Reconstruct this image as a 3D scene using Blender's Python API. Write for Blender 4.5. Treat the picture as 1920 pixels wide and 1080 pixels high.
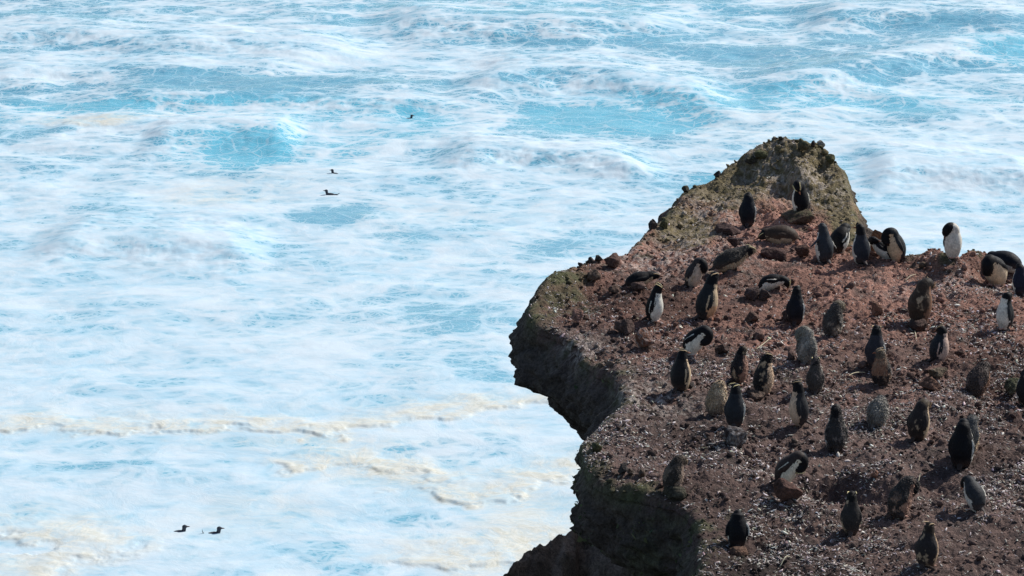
import bpy, bmesh, math, random
import numpy as np
from mathutils import Vector, Matrix, kdtree

for o in list(bpy.data.objects): bpy.data.objects.remove(o)
S = bpy.context.scene
COL = S.collection
R = math.radians
random.seed(7)
rng = np.random.default_rng(11)

# ------------------------------------------------------------------ camera, sky, sun, exposure
CAMZ = 10.0            # metres above the rock ledge (ledge = 0, sea = -15)
PITCH = 14.4           # degrees below the horizon
FOC = 5333.33          # focal length in photograph pixels (100 mm lens)
SEA = -15.0
cam = bpy.data.cameras.new('camera'); cam.lens = 100; cam.sensor_width = 36
cam.clip_start = 0.5; cam.clip_end = 12000
co = bpy.data.objects.new('camera', cam); COL.objects.link(co)
co.location = (0, 0, CAMZ); co.rotation_euler = (R(90 - PITCH), 0, 0)
S.camera = co

SUN_AZ, SUN_EL = 52.0, 40.0     # azimuth from the view direction towards the right
w = bpy.data.worlds.new('World'); S.world = w; w.use_nodes = True
nt = w.node_tree; bg = nt.nodes['Background']
sky = nt.nodes.new('ShaderNodeTexSky'); sky.sky_type = 'NISHITA'; sky.sun_disc = False
sky.sun_elevation = R(SUN_EL); sky.sun_rotation = R(SUN_AZ)
nt.links.new(sky.outputs[0], bg.inputs[0]); bg.inputs[1].default_value = 0.10
sl = bpy.data.lights.new('sun', 'SUN'); sl.energy = 4.5; sl.angle = R(0.55); sl.color = (1.0, 0.955, 0.89)
so = bpy.data.objects.new('sun', sl); COL.objects.link(so)
sd = Vector((math.sin(R(SUN_AZ)) * math.cos(R(SUN_EL)), math.cos(R(SUN_AZ)) * math.cos(R(SUN_EL)), math.sin(R(SUN_EL))))
so.rotation_euler = sd.to_track_quat('Z', 'Y').to_euler(); so.location = (30, 30, 40)
S.view_settings.view_transform = 'Standard'; S.view_settings.look = 'None'
S.view_settings.gamma = 1.0; S.view_settings.exposure = 0.0
S.render.resolution_x = 1024; S.render.resolution_y = 576

# ------------------------------------------------------------------ geometry helpers
ca, sa = math.cos(R(PITCH)), math.sin(R(PITCH))
def ray(px, py):
    u, v = (px - 960) / FOC, (540 - py) / FOC
    return np.array([u, ca + v * sa, -sa + v * ca])
def at(px, py, z=0.0):
    """photo pixel + world height -> world point"""
    d = ray(px, py); t = (z - CAMZ) / d[2]
    return np.array([d[0] * t, d[1] * t, z])
def proj(P):
    P = np.asarray(P, float); q = P - np.array([0, 0, CAMZ])
    dep = q[..., 1] * ca - q[..., 2] * sa
    up = q[..., 1] * sa + q[..., 2] * ca
    return 960 + FOC * q[..., 0] / dep, 540 - FOC * up / dep

_perm = np.random.default_rng(3).permutation(256); _perm = np.concatenate([_perm, _perm, _perm[:4]])
_g = np.array([[1,1,0],[-1,1,0],[1,-1,0],[-1,-1,0],[1,0,1],[-1,0,1],[1,0,-1],[-1,0,-1],[0,1,1],[0,-1,1],[0,1,-1],[0,-1,-1],[1,1,0],[-1,1,0],[0,-1,1],[0,-1,-1]], float)
def perlin(x, y, z):
    xi, yi, zi = np.floor(x).astype(int), np.floor(y).astype(int), np.floor(z).astype(int)
    xf, yf, zf = x - xi, y - yi, z - zi
    xi &= 255; yi &= 255; zi &= 255
    f = lambda t: t * t * t * (t * (t * 6 - 15) + 10)
    u, v, q = f(xf), f(yf), f(zf)
    def g(dx, dy, dz):
        h = _perm[_perm[_perm[(xi + dx) & 255] + ((yi + dy) & 255)] + ((zi + dz) & 255)] & 15
        G = _g[h]
        return G[..., 0] * (xf - dx) + G[..., 1] * (yf - dy) + G[..., 2] * (zf - dz)
    l = lambda a, b, t: a + (b - a) * t
    return l(l(l(g(0,0,0), g(1,0,0), u), l(g(0,1,0), g(1,1,0), u), v),
             l(l(g(0,0,1), g(1,0,1), u), l(g(0,1,1), g(1,1,1), u), v), q)
def fbm(x, y, z, s=1.0, o=4, gain=0.5):
    r = 0; a = 1; t = 0
    for k in range(o):
        r = r + a * perlin(x * s + 17.3 * k, y * s + 5.1 * k, z * s + 9.7 * k); t += a; a *= gain; s *= 2.03
    return r / t
def worley(x, y, s):
    """distance to the nearest of jittered points, 0..~1"""
    x = x * s; y = y * s; xi = np.floor(x); yi = np.floor(y); best = np.full(x.shape, 9.0)
    for dx in (-1, 0, 1):
        for dy in (-1, 0, 1):
            cx, cy = xi + dx, yi + dy
            h = np.sin(cx * 127.1 + cy * 311.7) * 43758.5453; h2 = np.sin(cx * 269.5 + cy * 183.3) * 43758.5453
            px, py = cx + (h - np.floor(h)), cy + (h2 - np.floor(h2))
            best = np.minimum(best, (px - x) ** 2 + (py - y) ** 2)
    return np.sqrt(best)
def sstep(a, b, x):
    t = np.clip((x - a) / (b - a), 0, 1); return t * t * (3 - 2 * t)

def mesh_obj(name, V, F, mat, parent=None, cols=None, smooth=True, attrs=None):
    me = bpy.data.meshes.new(name)
    V = np.asarray(V, dtype=np.float32); 
    if isinstance(F, np.ndarray):
        n, k = F.shape
        me.vertices.add(len(V)); me.vertices.foreach_set('co', V.ravel())
        me.loops.add(n * k); me.loops.foreach_set('vertex_index', F.astype(np.int32).ravel())
        me.polygons.add(n); me.polygons.foreach_set('loop_start', np.arange(0, n * k, k, dtype=np.int32))
        me.update(calc_edges=True); me.validate()
    else:
        me.from_pydata([tuple(v) for v in V], [], F); me.update()
    if smooth: me.polygons.foreach_set('use_smooth', np.ones(len(me.polygons), bool))
    if cols is not None:
        a = me.color_attributes.new('Col', 'FLOAT_COLOR', 'POINT')
        c = np.ones((len(V), 4), np.float32); c[:, :3] = cols; a.data.foreach_set('color', c.ravel())
    for k, v in (attrs or {}).items():
        a = me.attributes.new(k, 'FLOAT', 'POINT'); a.data.foreach_set('value', np.asarray(v, np.float32))
    if mat: me.materials.append(mat)
    o = bpy.data.objects.new(name, me); COL.objects.link(o)
    if parent: o.parent = parent
    return o
def tag(o, label=None, cat=None, group=None, kind=None):
    if label: o['label'] = label
    if cat: o['category'] = cat
    if group: o['group'] = group
    if kind: o['kind'] = kind
    return o

class NT:
    """small node-tree helper"""
    def __init__(s, name):
        s.m = bpy.data.materials.new(name); s.m.use_nodes = True; s.t = s.m.node_tree
        s.b = s.t.nodes['Principled BSDF']
    def n(s, typ, **kw):
        x = s.t.nodes.new(typ)
        for k, v in kw.items():
            if k.startswith('i_'): x.inputs[k[2:].replace('_', ' ')].default_value = v
            else: setattr(x, k, v)
        return x
    def l(s, a, b): s.t.links.new(a, b)
    def val(s, i, v):
        if hasattr(v, 'is_output') or hasattr(v, 'links'): s.l(v, i)
        else: i.default_value = v
    def math(s, op, a, b=0.0, c=0.0, clamp=False):
        x = s.n('ShaderNodeMath', operation=op, use_clamp=clamp)
        s.val(x.inputs[0], a); s.val(x.inputs[1], b); s.val(x.inputs[2], c); return x.outputs[0]
    def mapr(s, v, a, b, c=0.0, d=1.0, smooth=True):
        x = s.n('ShaderNodeMapRange', interpolation_type='SMOOTHSTEP' if smooth else 'LINEAR')
        s.val(x.inputs[0], v); s.val(x.inputs[1], a); s.val(x.inputs[2], b); s.val(x.inputs[3], c); s.val(x.inputs[4], d); return x.outputs[0]
    def mix(s, f, a, b):
        x = s.n('ShaderNodeMix', data_type='RGBA'); s.val(x.inputs[0], f)
        for i, v in ((6, a), (7, b)):
            if isinstance(v, tuple): x.inputs[i].default_value = (*v, 1)
            else: s.l(v, x.inputs[i])
        return x.outputs[2]
    def attr(s, name): return s.n('ShaderNodeAttribute', attribute_name=name)
    def noise(s, vec, scale, detail=4, rough=0.55, dist=0.0):
        x = s.n('ShaderNodeTexNoise'); s.l(vec, x.inputs['Vector'])
        x.inputs['Scale'].default_value = scale; x.inputs['Detail'].default_value = detail
        x.inputs['Roughness'].default_value = rough; x.inputs['Distortion'].default_value = dist
        return x
    def voro(s, vec, scale, feature='DISTANCE_TO_EDGE'):
        x = s.n('ShaderNodeTexVoronoi', feature=feature); s.l(vec, x.inputs['Vector']); x.inputs['Scale'].default_value = scale
        return x
    def mapping(s, vec, sc=(1,1,1), rot=(0,0,0)):
        x = s.n('ShaderNodeMapping'); s.l(vec, x.inputs[0]); x.inputs['Scale'].default_value = sc; x.inputs['Rotation'].default_value = rot
        return x.outputs[0]
    def warp(s, vec, scale, amt, detail=3):
        nz = s.noise(vec, scale, detail); sub = s.n('ShaderNodeVectorMath', operation='SUBTRACT'); s.l(nz.outputs['Color'], sub.inputs[0]); sub.inputs[1].default_value = (.5, .5, .5)
        sc = s.n('ShaderNodeVectorMath', operation='SCALE'); s.l(sub.outputs[0], sc.inputs[0]); sc.inputs['Scale'].default_value = amt
        ad = s.n('ShaderNodeVectorMath', operation='ADD'); s.l(vec, ad.inputs[0]); s.l(sc.outputs[0], ad.inputs[1]); return ad.outputs[0]

# ------------------------------------------------------------------ materials
def mat_sea():
    m = NT('sea_water'); b = m.b
    P = m.n('ShaderNodeTexCoord').outputs['Object']
    foamA = m.attr('foam').outputs['Fac']; creamA = m.attr('cream').outputs['Fac']
    lit = m.attr('clear').outputs['Fac']
    Pw = m.warp(m.warp(P, 0.09, 5.0, 2), 0.28, 2.6, 3)
    Pf = m.warp(Pw, 0.9, 0.8, 3)
    # drifting wisps, stretched across the swell
    wisp = m.noise(m.mapping(Pw, (0.72, 1.0, 1)), 0.33, 7, 0.54).outputs['Fac']
    wisp2 = m.noise(m.mapping(Pf, (0.85, 1.0, 1)), 1.5, 6, 0.62).outputs['Fac']
    fine = m.noise(m.mapping(Pf, (0.9, 1.0, 1)), 7.5, 4, 0.65).outputs['Fac']
    Pl = m.warp(m.warp(P, 0.3, 1.6, 2), 1.1, 0.35, 2)
    lA = m.voro(m.mapping(Pl, (.8, 1, 1)), 0.55).outputs['Distance']; lB = m.voro(m.mapping(m.warp(Pl, 3.0, .12, 2), (.75, 1, 1)), 1.45).outputs['Distance']
    lC = m.voro(m.warp(Pl, 5.0, .09, 2), 3.8).outputs['Distance']
    # foam density field
    d = m.math('ADD', foamA, m.math('MULTIPLY', m.math('SUBTRACT', wisp, 0.5), 3.0))
    d = m.math('ADD', d, m.math('MULTIPLY', m.math('SUBTRACT', wisp2, 0.5), m.mapr(m.noise(P, 0.075, 2).outputs['Fac'], .38, .62, .12, 1.15)))
    d = m.math('ADD', d, m.math('MULTIPLY', m.math('SUBTRACT', fine, 0.5), 0.16))
    # lace: thin strands between open cells, wider where the foam is denser
    wid = m.mapr(d, -0.45, 0.62, 0.035, 0.38, False)
    def strand(v, k):
        return m.math('SUBTRACT', 1.0, m.mapr(m.math('DIVIDE', v, m.math('MULTIPLY', wid, k)), 0.25, 1.0), clamp=True)
    lace = m.math('MAXIMUM', strand(lA, 1.0), m.math('MULTIPLY', strand(lB, 1.1), 0.85))
    lace = m.math('MAXIMUM', lace, m.math('MULTIPLY', strand(lC, 1.3), 0.6))
    lace = m.math('MULTIPLY', lace, m.mapr(d, -0.8, 0.20, 0.45, 1.0))
    sheet = m.mapr(d, 0.30, 0.85)
    milk = m.mapr(d, -0.25, 0.75)
    # colours
    deep = m.mix(m.mapr(wisp2, .3, .7), (0.095, 0.34, 0.49), (0.165, 0.46, 0.60))
    deep = m.mix(m.mapr(lit, .6, 1.0), deep, (0.13, 0.50, 0.66))
    milky = m.mix(m.mapr(wisp, .35, .65), (0.26, 0.55, 0.69), (0.37, 0.62, 0.73))
    base = m.mix(m.math('MULTIPLY', m.mapr(lit, 0.0, 0.7, 0.85, 0.08), m.mapr(d, -.8, .5, .55, 1.0)), deep, milky)
    white = m.mix(m.mapr(m.math('ADD', m.math('MULTIPLY', wisp2, .5), m.math('MULTIPLY', wisp, .5)), 0.35, 0.62), (0.45, 0.655, 0.775), (0.645, 0.755, 0.82))
    cream = m.mix(m.mapr(fine, .35, .65), (0.60, 0.59, 0.49), (0.73, 0.73, 0.66))
    creamf = m.math('MULTIPLY', creamA, m.mapr(m.math('ADD', wisp2, m.math('MULTIPLY', fine, .4)), 0.55, 0.85, 0.35, 1.0), clamp=True)
    white = m.mix(creamf, white, cream)
    f = m.math('MAXIMUM', sheet, lace, clamp=True)
    col = m.mix(f, base, white)
    m.l(col, b.inputs['Base Color'])
    m.l(m.mapr(f, 0, 1, 0.22, 0.75), b.inputs['Roughness'])
    b.inputs['IOR'].default_value = 1.33
    bump1 = m.n('ShaderNodeBump'); bump1.inputs['Strength'].default_value = 0.42; bump1.inputs['Distance'].default_value = 0.05
    hh = m.math('ADD', m.math('MULTIPLY', f, 0.22), m.math('ADD', m.math('MULTIPLY', wisp2, 1.0), m.math('MULTIPLY', fine, 0.45)))
    m.l(hh, bump1.inputs['Height']); m.l(bump1.outputs[0], b.inputs['Normal'])
    return m.m

def mat_rock(name='rock_soil'):
    m = NT(name); b = m.b
    P = m.n('ShaderNodeTexCoord').outputs['Object']
    c = m.attr('Col').outputs['Color']
    n1 = m.noise(P, 26, 6, 0.7).outputs['Fac']; n2 = m.noise(P, 9, 5, 0.65, .6).outputs['Fac']
    k = m.math('MULTIPLY', m.mapr(n1, 0.28, 0.72, 0.45, 1.6, False), m.mapr(n2, 0.3, 0.7, 0.65, 1.35, False))
    x = m.n('ShaderNodeVectorMath', operation='SCALE'); m.l(c, x.inputs[0]); m.l(k, x.inputs['Scale'])
    m.l(x.outputs[0], b.inputs['Base Color'])
    b.inputs['Roughness'].default_value = 0.95; b.inputs['Specular IOR Level'].default_value = 0.2
    bp = m.n('ShaderNodeBump'); bp.inputs['Strength'].default_value = 0.9; bp.inputs['Distance'].default_value = 0.03
    v = m.voro(m.warp(P, 12, .05), 34, 'F1').outputs['Distance']
    m.l(m.math('ADD', m.math('MULTIPLY', n1, .8), m.math('ADD', n2, m.math('MULTIPLY', v, .5))), bp.inputs['Height']); m.l(bp.outputs[0], b.inputs['Normal'])
    return m.m

def mat_feather(name='plumage'):
    m = NT(name); b = m.b
    P = m.n('ShaderNodeTexCoord').outputs['Object']
    c = m.attr('Col').outputs['Color']
    st = m.noise(m.mapping(P, (1, 1, .3)), 95, 3, 0.6).outputs['Fac']
    x = m.n('ShaderNodeVectorMath', operation='SCALE'); m.l(c, x.inputs[0]); m.l(m.mapr(st, .3, .7, .72, 1.22, False), x.inputs['Scale'])
    m.l(x.outputs[0], b.inputs['Base Color'])
    b.inputs['Roughness'].default_value = 0.6; b.inputs['Specular IOR Level'].default_value = 0.12
    b.inputs['Sheen Weight'].default_value = 0.03; b.inputs['Sheen Roughness'].default_value = 0.4
    bp = m.n('ShaderNodeBump'); bp.inputs['Strength'].default_value = 0.45; bp.inputs['Distance'].default_value = 0.006
    m.l(st, bp.inputs['Height']); m.l(bp.outputs[0], b.inputs['Normal'])
    return m.m
def mat_plain(name, col, rough=0.6, var=0.25, sc=40):
    m = NT(name); b = m.b
    P = m.n('ShaderNodeTexCoord').outputs['Object']
    n = m.noise(P, sc, 3, .6).outputs['Fac']
    m.l(m.mix(m.mapr(n, .3, .7), tuple(c * (1 - var) for c in col), tuple(min(1, c * (1 + var)) for c in col)), b.inputs['Base Color'])
    b.inputs['Roughness'].default_value = rough; return m.m
def mat_vcol(name, rough=0.85):
    m = NT(name); m.l(m.attr('Col').outputs['Color'], m.b.inputs['Base Color']); m.b.inputs['Roughness'].default_value = rough
    return m.m
M_SEA = mat_sea(); M_ROCK = mat_rock(); M_FEATHER = mat_feather(); M_LITTER = mat_vcol('feather_flecks')
M_BILL = mat_plain('bill_horn', (0.28, 0.10, 0.045), .45); M_BILLD = mat_plain('bill_dark', (0.10, 0.05, 0.035), .5)
M_CREST = mat_plain('crest_yellow', (0.72, 0.60, 0.30), .7); M_CRESTT = mat_plain('crest_tan', (0.58, 0.42, 0.24), .8)
M_EYE = mat_plain('eye_dark', (0.06, 0.012, 0.008), .15)

# ------------------------------------------------------------------ the headland: controls in photo pixels + height
edge_px = [ # the rim of the ledge, anticlockwise seen on the photo from far right over the spur to the near lobe: px, py, z
 (1920,503,0),(1880,500,0),(1845,494,0.02),(1828,482,.10),(1806,472,.32),(1780,473,.32),(1755,480,.10),(1715,485,.02),(1668,480,0),(1630,474,0),
 (1616,452,.02),(1612,415,.06),(1606,385,.12),(1592,350,.25),(1581,320,.42),(1564,293,.60),(1543,275,.72),(1505,266,.80),(1468,262,.82),(1428,268,.78),
 (1402,285,.66),(1370,304,.52),(1338,332,.34),(1300,352,.22),(1272,364,.16),(1258,385,.10),(1253,400,.08),(1218,428,.05),(1182,460,.06),(1166,475,.07),
 (1130,487,.06),(1098,492,.08),(1062,508,.10),(1022,522,.12),(1004,542,.10),(990,575,.06),(986,602,.02),
 (1008,622,-.03),(1052,634,-.05),(1082,662,-.05),(1108,690,-.06),(1138,706,-.04),(1160,732,-.02),(1156,762,-.03),(1130,792,-.05),(1104,812,-.06),
 (1086,838,-.06),(1088,868,-.06),(1108,900,-.06),(1150,921,-.05),(1215,936,-.03),(1272,946,-.02),(1300,985,-.05),(1303,1030,-.08),(1308,1090,-.10),(1330,1180,-.1)]
inner = [(1500,405,.10),(1403,428,.03),(1440,330,.42),(1500,300,.70),(1540,340,.36),(1560,395,.12),(1460,372,.16),(1400,350,.24),(1340,372,.14),
 (1300,430,.03),(1240,470,0),(1200,520,0),(1120,560,0),(1060,580,0),(1100,640,0),(1180,600,0),(1463,462,0),(1340,560,0),(1450,545,0),(1550,496,0),(1612,498,0),
 (1680,500,.01),(1792,500,.16),(1740,520,.03),(1850,530,0),(1660,560,0),(1560,600,0),(1480,640,-.02),(1380,640,0),(1290,640,.02),(1230,700,.03),(1200,760,.02),(1290,760,-.02),
 (1400,720,0),(1500,720,.0),(1600,680,0),(1720,640,0),(1850,620,0),(1900,680,.05),(1780,700,0),(1880,745,.22),(1875,790,-.26),(1930,800,-.28),(1700,760,.03),(1620,760,-.03),
 (1840,850,-.02),(1900,900,.02),(1200,830,0),(1150,870,0),(1260,930,.03),(1330,900,.05),(1340,960,.05),(1390,1030,0),(1420,880,.03),(1520,850,.06),(1500,905,-.03),
 (1470,940,.0),(1500,1000,-.04),(1600,1010,-.02),(1700,870,.12),(1730,930,-.22),(1690,980,-.02),(1820,960,.02),(1780,1010,.06),(1740,1070,-.03),(1880,1050,.05),(1350,1070,-.02),
 (1400,1150,0),(1700,1150,0),(2000,1000,0),(2050,700,0),(2000,560,0)]
CTRL = np.array([[*at(a, b, z)[:2], z + .10] for a, b, z in edge_px] + [[*at(a, b, z)[:2], z] for a, b, z in inner])
CTRL = np.vstack([CTRL, [[2.2, 24, -.1], [6, 24, 0], [10, 24, 0], [12, 34, 0], [11, 42, 0]]])
PITS = [(*at(a, b)[:2], c, d, e) for a, b, c, d, e in [(1565,905,.26,.40,-.42),(1645,915,.22,.30,-.22),(1640,880,.40,.22,.05),(1880,795,.9,.55,-.26),(1880,745,.9,.35,.12),(1720,925,.35,.35,-.18),(1480,745,.5,.3,-.08),(1380,900,.4,.3,.08),(1640,700,.25,.3,-.06),(1790,482,.38,.8,.26)]]
def macro(x, y):
    x = np.asarray(x, float); y = np.asarray(y, float); num = 0; den = 0
    for cx, cy, cz in CTRL:
        wgt = 1 / ((x - cx) ** 2 * 1.0 + ((y - cy) * 0.6) ** 2 + 0.05) ** 2.0
        num = num + wgt * cz; den = den + wgt
    for cx, cy, rx_, ry_, dz in PITS: num = num + dz * den * np.exp(-((x - cx) / rx_) ** 2 - ((y - cy) / ry_) ** 2)
    return num / den

def catmull(P, per):
    P = np.asarray(P, float); out = []
    n = len(P)
    for i in range(n - 1):
        p0 = P[max(i - 1, 0)]; p1 = P[i]; p2 = P[i + 1]; p3 = P[min(i + 2, n - 1)]
        for k in range(per):
            t = k / per
            out.append(0.5 * ((2 * p1) + (-p0 + p2) * t + (2 * p0 - 5 * p1 + 4 * p2 - p3) * t * t + (-p0 + 3 * p1 - 3 * p2 + p3) * t ** 3))
    out.append(P[-1]); return np.array(out)
rim = np.array([at(a, b, z)[:2] for a, b, z in edge_px])
rimS = catmull(rim, 8)
# jagged rim detail
tt = np.cumsum(np.r_[0, np.linalg.norm(np.diff(rimS, axis=0), axis=1)])
L = tt[-1]; ns = int(L / 0.022)
rr = np.c_[np.interp(np.linspace(0, L, ns), tt, rimS[:, 0]), np.interp(np.linspace(0, L, ns), tt, rimS[:, 1])]
tan = np.gradient(rr, axis=0); tan /= np.linalg.norm(tan, axis=1)[:, None] + 1e-9
nrm = np.c_[-tan[:, 1], tan[:, 0]]
ss = np.linspace(0, L, ns)
zz0 = np.zeros(ns)
jag = fbm(ss, zz0, zz0 + 3.3, 1.6, 5, .6) * 0.15
rr = rr + nrm * jag[:, None]
outer = np.array([[2.3, 22.5], [12, 22.5], [13, 34], [12.5, 41.5]])
def densify(a, b, st=0.25):
    n = max(2, int(np.linalg.norm(b - a) / st)); return a + (b - a) * np.linspace(0, 1, n, endpoint=False)[:, None]
loop = [rr]
seq = [rr[-1], *outer, rr[0]]
for a, b in zip(seq[:-1], seq[1:]): loop.append(densify(np.asarray(a), np.asarray(b))[1:])
POLY = np.vstack(loop); NR = len(rr)

def seg_dist(x, y, poly):
    """distance to the closed polyline and inside flag"""
    best = np.full(x.shape, 1e9); bx = np.zeros(x.shape); by = np.zeros(x.shape); ins = np.zeros(x.shape, bool)
    Q = np.vstack([poly, poly[:1]])
    for (x0, y0), (x1, y1) in zip(Q[:-1], Q[1:]):
        dx, dy = x1 - x0, y1 - y0; l2 = dx * dx + dy * dy + 1e-12
        t = np.clip(((x - x0) * dx + (y - y0) * dy) / l2, 0, 1)
        qx, qy = x0 + t * dx, y0 + t * dy; d = (x - qx) ** 2 + (y - qy) ** 2
        m_ = d < best; best = np.where(m_, d, best); bx = np.where(m_, qx, bx); by = np.where(m_, qy, by)
        if y0 != y1:
            c = ((y0 > y) != (y1 > y)) & (x < dx * (y - y0) / (y1 - y0 + 1e-12) + x0); ins ^= c
    return np.sqrt(best), bx, by, ins
# coarse distance grid (the full polyline is fine-grained), sampled bilinearly afterwards
POLYC = POLY[::4] if len(POLY) > 4 else POLY
def rough(x, y, z):
    """surface relief of the ground, metres"""
    big = fbm(x, y * .8, z, 1.0, 5, .58) * 0.24
    w1 = worley(x + fbm(x, y, z, 3, 2) * .15, y * .8, 5.5); clod = np.clip(0.5 - w1, 0, 1) * 0.11 * sstep(-.2, .3, fbm(x, y, z + 7, .9, 3))
    w2 = worley(x + 3.1 + fbm(x, y, z, 8, 2) * .05, y, 14.0); cl2 = np.clip(0.55 - w2, 0, 1) * 0.045
    fi = np.abs(fbm(x, y, z + 2, 11, 3, .6)) * 0.035
    c_ = at(1480, 320, .45); sp_ = np.exp(-((x - c_[0]) / 1.2) ** 2 - ((y - c_[1]) / 2.2) ** 2)
    crag = (np.abs(fbm(x, y, z + 6, 2.4, 4, .6)) * -.22 + np.clip(.5 - worley(x + fbm(x, y, z, 5, 2) * .1, y, 3.2), 0, 1) * .12 + .05) * sp_
    return big + clod + cl2 + fi - .05 + crag
def edge_drop(d): return -0.16 * np.exp(-np.clip(d, 0, 9) / 0.07)

# grid of the top
dx, dy = 0.017, 0.032
gx = np.concatenate([np.arange(-0.25, 8.3, dx), np.arange(8.3, 13.3, 0.15)]); gy = np.concatenate([np.arange(22, 26.5, .12), np.arange(26.5, 47.5, dy)])
CX, CY = np.meshgrid(np.arange(-.6, 13.6, .1), np.arange(21.5, 48.1, .1))
DG, _, _, IG = seg_dist(CX, CY, POLYC)
SG = np.where(IG, DG, -DG)
def sdist(x, y):
    u = np.clip((x + .6) / .1, 0, CX.shape[1] - 1.001); v = np.clip((y - 21.5) / .1, 0, CX.shape[0] - 1.001)
    i, j = u.astype(int), v.astype(int); a, b = u - i, v - j
    return (SG[j, i] * (1 - a) + SG[j, i + 1] * a) * (1 - b) + (SG[j + 1, i] * (1 - a) + SG[j + 1, i + 1] * a) * b
def ground_z(x, y):
    x = np.asarray(x, float); y = np.asarray(y, float)
    d = sdist(x, y)
    return macro(x, y) + rough(x, y, np.zeros_like(x)) * sstep(-.05, .25, d) + edge_drop(d)

def blobw(x, y, items, z=0.0):
    """soft patches centred on photo pixels, radii in metres"""
    r = np.zeros_like(x)
    for px, py, rx, ry in items:
        c = at(px, py, z); r = np.maximum(r, np.exp(-(((x - c[0]) / rx) ** 2 + ((y - c[1]) / ry) ** 2)))
    return r
def rock_color(x, y, z, d, wall=False):
    n1 = fbm(x, y, z, .7, 4); n2 = fbm(x + 9, y, z, 3.0, 4, .6); n3 = fbm(x, y + 5, z, 9, 3, .6)
    red = np.array([0.265, 0.142, 0.108]); pur = np.array([0.105, 0.070, 0.060]); dark = np.array([0.055, 0.042, 0.040])
    moss = np.array([0.150, 0.120, 0.065]); green = np.array([0.052, 0.056, 0.028]); guano = np.array([0.46, 0.40, 0.36])
    t = sstep(33.0, 39.5, y + n1 * 5 + (x - 3) * .35)
    c = pur[None] * (1 - t[:, None]) + red[None] * t[:, None]
    k = sstep(-.02, .32, n2 + .35 * n1)[:, None] * .72; c = c * (1 - k) + dark[None] * k
    n4 = fbm(x + 31, y * .7, z, .35, 3); c = c * (1 + n4 * 1.1)[:, None]
    mm = blobw(x, y, [(1480,300,1.3,2.2),(1360,325,.9,1.6),(1560,330,.9,1.8),(1280,385,.5,1.0),(1590,380,.35,1.3)], .4)
    mm = np.clip(mm * 2.3 + n2 * .9 - .35, 0, 1)[:, None]; c = c * (1 - mm) + moss[None] * (1 + n3[:, None] * .6) * mm
    rimm = np.exp(-np.clip(d, 0, 9) / .28) * sstep(-.25, .25, n1 + n2 * .8 + .1)
    gm = np.maximum(blobw(x, y, [(1040,540,.55,1.6),(1000,590,.35,.9),(1170,925,.4,.5),(1110,880,.25,.5)], 0), rimm * .8)
    gm = np.clip(gm * 1.3 + n2 * 1.2 - .35, 0, 1)[:, None]; c = c * (1 - gm) + green[None] * gm * 1.2 + moss[None] * gm * .15
    gu = blobw(x, y, [(1440,372,.55,.9),(1530,385,.5,.8),(1330,410,.6,1.0),(1300,470,.9,1.4),(1220,490,.7,.8),(1080,640,.5,.6),(1210,740,.6,.9),(1780,540,.8,.5)], .05)
    st = np.clip(1 - np.abs(fbm(x, y, z + 4, 4.5, 4, .6)) * 8, 0, 1)
    g = np.clip(gu * st * 1.1, 0, 1)[:, None] * .75; c = c * (1 - g) + guano[None] * g
    return np.clip(c, .012, 1)

GX, GY = np.meshgrid(gx, gy); sh = GX.shape
x, y = GX.ravel().copy(), GY.ravel().copy()
sdv = sdist(x, y)
near = np.abs(sdv) < 0.3
dN, bx, by, insN = seg_dist(x[near], y[near], POLY[::1] if NR < 400 else POLY)
sdv[near] = np.where(insN, dN, -dN)
xx = x.copy(); yy = y.copy(); idx = np.where(near)[0]; outm = ~insN & (dN < 0.06)
xx[idx[outm]] = bx[outm]; yy[idx[outm]] = by[outm]
keepv = (sdv > 0) | (np.isin(np.arange(len(x)), idx[outm]))
z = macro(xx, yy) + rough(xx, yy, np.zeros_like(xx)) * sstep(-.05, .25, sdv) + edge_drop(sdv)
I = np.arange(len(x)).reshape(sh)
F = np.stack([I[:-1, :-1], I[:-1, 1:], I[1:, 1:], I[1:, :-1]], -1).reshape(-1, 4)
F = F[keepv[F].all(1)]
used = np.unique(F); remap = -np.ones(len(x), int); remap[used] = np.arange(len(used)); F = remap[F]
V = np.c_[xx, yy, z][used]; Cc = rock_color(V[:, 0], V[:, 1], V[:, 2], np.clip(sdv[used], 0, 9))
TOPV, TOPF, TOPC = V, F, Cc

# walls down to the sea
PL = POLY; n = len(PL)
smooth_n = lambda a, k: np.array([np.convolve(np.r_[a[-k:, i], a[:, i], a[:k, i]], np.ones(2 * k + 1) / (2 * k + 1), 'valid') for i in range(2)]).T
Pm = smooth_n(PL, 14); tg = np.roll(Pm, -6, 0) - np.roll(Pm, 6, 0); tg /= np.linalg.norm(tg, axis=1)[:, None] + 1e-9
NO = np.c_[tg[:, 1], -tg[:, 0]]
cen = PL + NO * .2
_, _, _, chk = seg_dist(cen[::40, 0], cen[::40, 1], POLYC)
if chk.mean() > .5: NO = -NO
deps = np.r_[0, .012, np.arange(.04, 2.6, .035), np.arange(2.7, 5, .15), np.arange(5.3, 17.5, .6)]
profA = [(0, -.03), (.05, .02), (.18, .10), (.38, .20), (.62, .14), (.9, -.15), (1.2, -.45), (1.6, -.85), (2.4, -1.5), (5, -2.0), (17, -1.6)]
profB = [(0, -.03), (.05, .02), (.2, .09), (.45, .12), (.7, -.02), (1.0, -.35), (1.4, -.8), (2.4, -1.4), (5, -1.7), (17, -1.0)]
profC = [(0, -.03), (.05, .02), (.2, .06), (.6, .10), (1.5, .05), (3, .2), (17, 1.5)]
def pr(p): a = np.array(p); return np.interp(deps, a[:, 0], a[:, 1])
pa, pb, pc = pr(profA), pr(profB), pr(profC)
qx, qy = proj(np.c_[PL, np.zeros(n)])
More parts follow.
